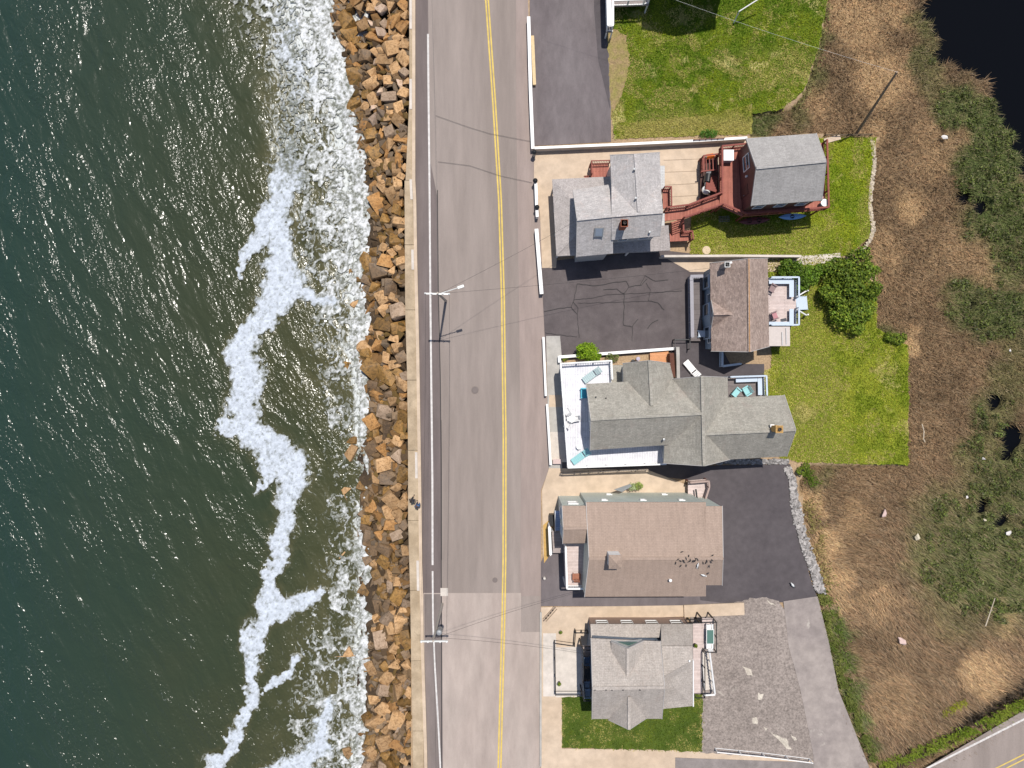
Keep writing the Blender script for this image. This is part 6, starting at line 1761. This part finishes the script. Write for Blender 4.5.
MDK = plain('dark_plumage', (.03, .028, .03), .6); MWT = plain('white_plumage', (.65, .65, .64), .6); MGR = plain('grey_plumage', (.22, .23, .25), .6)
BP = [(682, 551.5), (688.5, 555.5), (675.5, 562.5), (678, 559), (680, 560.5), (683, 560), (684, 562), (686, 558.5), (688.5, 561.5), (690, 559.5), (693, 560.5), (694.5, 561), (696, 558.5), (697.5, 559.5), (703, 563), (706, 562), (706.5, 560.5), (711, 562), (712, 560), (712.5, 555), (680.5, 565.5), (686, 565.5), (709, 566.5), (697.5, 567.5), (695, 559.8), (707.5, 573.5)]
def roof_z(py):
    # slope of the brown roof: eave 6.0 at 502 / 596.8, ridge 7.9 at 558.6
    t = (py - 502) / 56.6 if py < 558.6 else (596.8 - py) / 38.2
    return 6.0 + 1.9 * max(0, min(1, t)) + .02
first = None; rgb = random.Random(4)
order = sorted(range(len(BP)), key=lambda i: BP[i][0])
ordn = ['first', 'second', 'third', 'fourth', 'fifth', 'sixth', 'seventh', 'eighth', 'ninth', 'tenth', 'eleventh', 'twelfth', 'thirteenth', 'fourteenth', 'fifteenth', 'sixteenth', 'seventeenth', 'eighteenth', 'nineteenth', 'twentieth', 'twenty-first', 'twenty-second', 'twenty-third', 'twenty-fourth', 'twenty-fifth', 'twenty-sixth']
for n_, i in enumerate(order):
    x, y = BP[i]; lab = f'small dark bird on the brown roof, {ordn[n_]} of the flock from the left'
    o = bird('dark_bird', lab, x, y, roof_z(y), rgb.uniform(0, 360), .24, MDK, MDK, MDK, 'dark birds resting on the brown roof', first)
    if first is None: first = o
bird('gull', 'white gull at the lower end of the bird flock on the brown roof', 702.5, 574.5, roof_z(574.5), 160, .48, MWT, MGR, MWT, 'gulls')
bird('gull', 'white gull in the middle of the dark birds on the brown roof', 697.3, 564.5, roof_z(564.5), 80, .42, MWT, MGR, MWT, 'gulls')
bird('gull', 'white gull standing on the dark driveway by the white edging', 791.5, 584, .13, 130, .60, MWT, MGR, MDK, 'gulls')

# ================================================================== PEOPLE
M_SKIN = plain('skin', (.50, .30, .21), .6, 0, .05)
def skin_obj(name, pts, edges, radii, mat, parent, root=0, sub=1):
    me = bpy.data.meshes.new(name); me.from_pydata([tuple(p) for p in pts], edges, [])
    o = bpy.data.objects.new(name, me); link(o, parent)
    me.materials.append(mat)
    md = o.modifiers.new('skin', 'SKIN')
    if not me.skin_vertices: 
        bpy.context.view_layer.objects.active = o
    for i, sv in enumerate(me.skin_vertices[0].data):
        r_ = radii[i]; sv.radius = (r_, r_) if not hasattr(r_, '__len__') else r_; sv.use_root = (i == root)
    md.use_smooth_shade = True
    s_ = o.modifiers.new('sub', 'SUBSURF'); s_.levels = sub; s_.render_levels = sub + 1
    return o
def person(label, px, py, z, rot, m_top, m_legs, m_hair, stride=.18):
    t = new_thing('person', label, 'person', px, py, z, rot)
    s = stride
    P = dict(pel=(0, 0, .95), waist=(0, 0, 1.10), chest=(0.01, 0, 1.32), neck=(0.01, 0, 1.48), headb=(.03, 0, 1.56), head=(.035, 0, 1.68), crown=(.03, 0, 1.75),
             hl=(0, .10, .92), kl=(s * .7, .10, .50), al=(s * .9, .10, .09), tl=(s * .9 + .17, .11, .04),
             hr=(0, -.10, .92), kr=(-s * .1, -.10, .50), ar=(-s * 1.1, -.10, .12), tr=(-s * 1.1 + .15, -.11, .04),
             sl=(0, .19, 1.41), el=(-.10, .25, 1.13), wl=(.02, .24, .90), pl=(.05, .235, .83),
             sr=(0, -.19, 1.41), er=(.06, -.25, 1.13), wr=(.22, -.22, .95), pr=(.27, -.215, .89))
    keys = list(P); ix = {k: i for i, k in enumerate(keys)}
    E = [('pel', 'waist'), ('waist', 'chest'), ('chest', 'neck'), ('neck', 'headb'), ('headb', 'head'), ('head', 'crown'), ('pel', 'hl'), ('hl', 'kl'), ('kl', 'al'), ('al', 'tl'), ('pel', 'hr'), ('hr', 'kr'), ('kr', 'ar'), ('ar', 'tr'),
         ('chest', 'sl'), ('sl', 'el'), ('el', 'wl'), ('wl', 'pl'), ('chest', 'sr'), ('sr', 'er'), ('er', 'wr'), ('wr', 'pr')]
    rad = dict(pel=(.13, .11), waist=(.12, .095), chest=(.14, .10), neck=.05, headb=.065, head=.095, crown=.06, hl=.085, kl=.055, al=.038, tl=.032, hr=.085, kr=.055, ar=.038, tr=.032, sl=.05, el=.038, wl=.026, pl=.03, sr=.05, er=.038, wr=.026, pr=.03)
    # fingers: five short chains rooted in each palm
    pts = [P[k] for k in keys]; edges = [(ix[a], ix[b]) for a, b in E]; rr_ = [rad[k] for k in keys]
    for h_, sg in (('pl', 1), ('pr', -1)):
        c = Vector(P[h_])
        for f in range(5):
            off = (f - 2) * .017; a = len(pts); ln = (.05, .062, .068, .062, .05)[f]
            pts += [tuple(c + Vector((off, 0, -.045))), tuple(c + Vector((off * 1.2 + .008, -sg * .008, -.045 - ln)))]; rr_ += [.009, .008]; edges += [(ix[h_], a), (a, a + 1)]
    skin_obj('body', pts, edges, rr_, M_SKIN, t)
    k = ['waist', 'chest', 'neck', 'sl', 'el', 'wl', 'sr', 'er', 'wr', 'pel']; ii = {q: i for i, q in enumerate(k)}
    skin_obj('shirt', [P[q] if q != 'neck' else (.01, 0, 1.44) for q in k], [(ii[a], ii[b]) for a, b in (('pel', 'waist'), ('waist', 'chest'), ('chest', 'neck'), ('chest', 'sl'), ('sl', 'el'), ('el', 'wl'), ('chest', 'sr'), ('sr', 'er'), ('er', 'wr'))],
             [{'waist': (.145, .12), 'chest': (.165, .125), 'neck': .075, 'sl': .075, 'el': .06, 'wl': .045, 'sr': .075, 'er': .06, 'wr': .045, 'pel': (.15, .13)}[q] for q in k], m_top, t, 9)
    k = ['pel', 'hl', 'kl', 'al', 'hr', 'kr', 'ar']; ii = {q: i for i, q in enumerate(k)}
    skin_obj('trousers', [P[q] for q in k], [(ii[a], ii[b]) for a, b in (('pel', 'hl'), ('hl', 'kl'), ('kl', 'al'), ('pel', 'hr'), ('hr', 'kr'), ('kr', 'ar'))], [(.145, .12), .10, .075, .06, .10, .075, .06], m_legs, t)
    for q in ('l', 'r'):
        a = Vector(P['a' + q]); b = Vector(P['t' + q]); part(t, 'shoe', M_BLACK if q else None, lambda mb: mb.beam(a + Vector((-.06, 0, -.05)), b + Vector((.06, 0, 0)), .10, .08), bevel=.02)
    part(t, 'hair', m_hair, lambda mb: mb.rings([[Vector((.025 + r_ * math.cos(a) * 1.1, r_ * math.sin(a), z_)) for a in np.linspace(0, 2 * math.pi, 13)[:-1]] for r_, z_ in ((.085, 1.62), (.108, 1.68), (.105, 1.75), (.07, 1.805), (.01, 1.82))], 12), smooth=True)
    def face(mb):
        mb.add([(.128, -.015, 1.655), (.128, .015, 1.655), (.128, 0, 1.70), (.152, 0, 1.66)], [(0, 1, 3), (1, 2, 3), (2, 0, 3), (2, 1, 0)])
    part(t, 'nose', M_SKIN, face)
    for s_ in (-1, 1):
        part(t, 'eye', M_WHITE, lambda mb: mb.lathe((.118, s_ * .033, 1.69), [(.004, -.010), (.012, 0), (.004, .010)], 8))
        part(t, 'ear', M_SKIN, lambda mb: mb.lathe((.03, s_ * .104, 1.675), [(.006, -.03), (.016, 0), (.008, .03)], 8))
    part(t, 'mouth', plain('lips', (.35, .12, .10), .5), lambda mb: mb.box((.122, 0, 1.625), (.012, .045, .012)))
    return t
person('walker in dark clothes on the seawall walkway, upper of the pair', 413.5, 498.5, .19, 60, plain('dark_jacket', (.035, .035, .045), .8), plain('dark_trousers', (.03, .03, .035), .8), plain('dark_hair', (.03, .02, .015), .8))
person('walker in blue top at the kerb, lower of the pair', 418.8, 503.6, .31, 100, plain('blue_top', (.05, .12, .26), .8), plain('navy_trousers', (.03, .04, .09), .8), plain('brown_hair', (.09, .05, .03), .8))
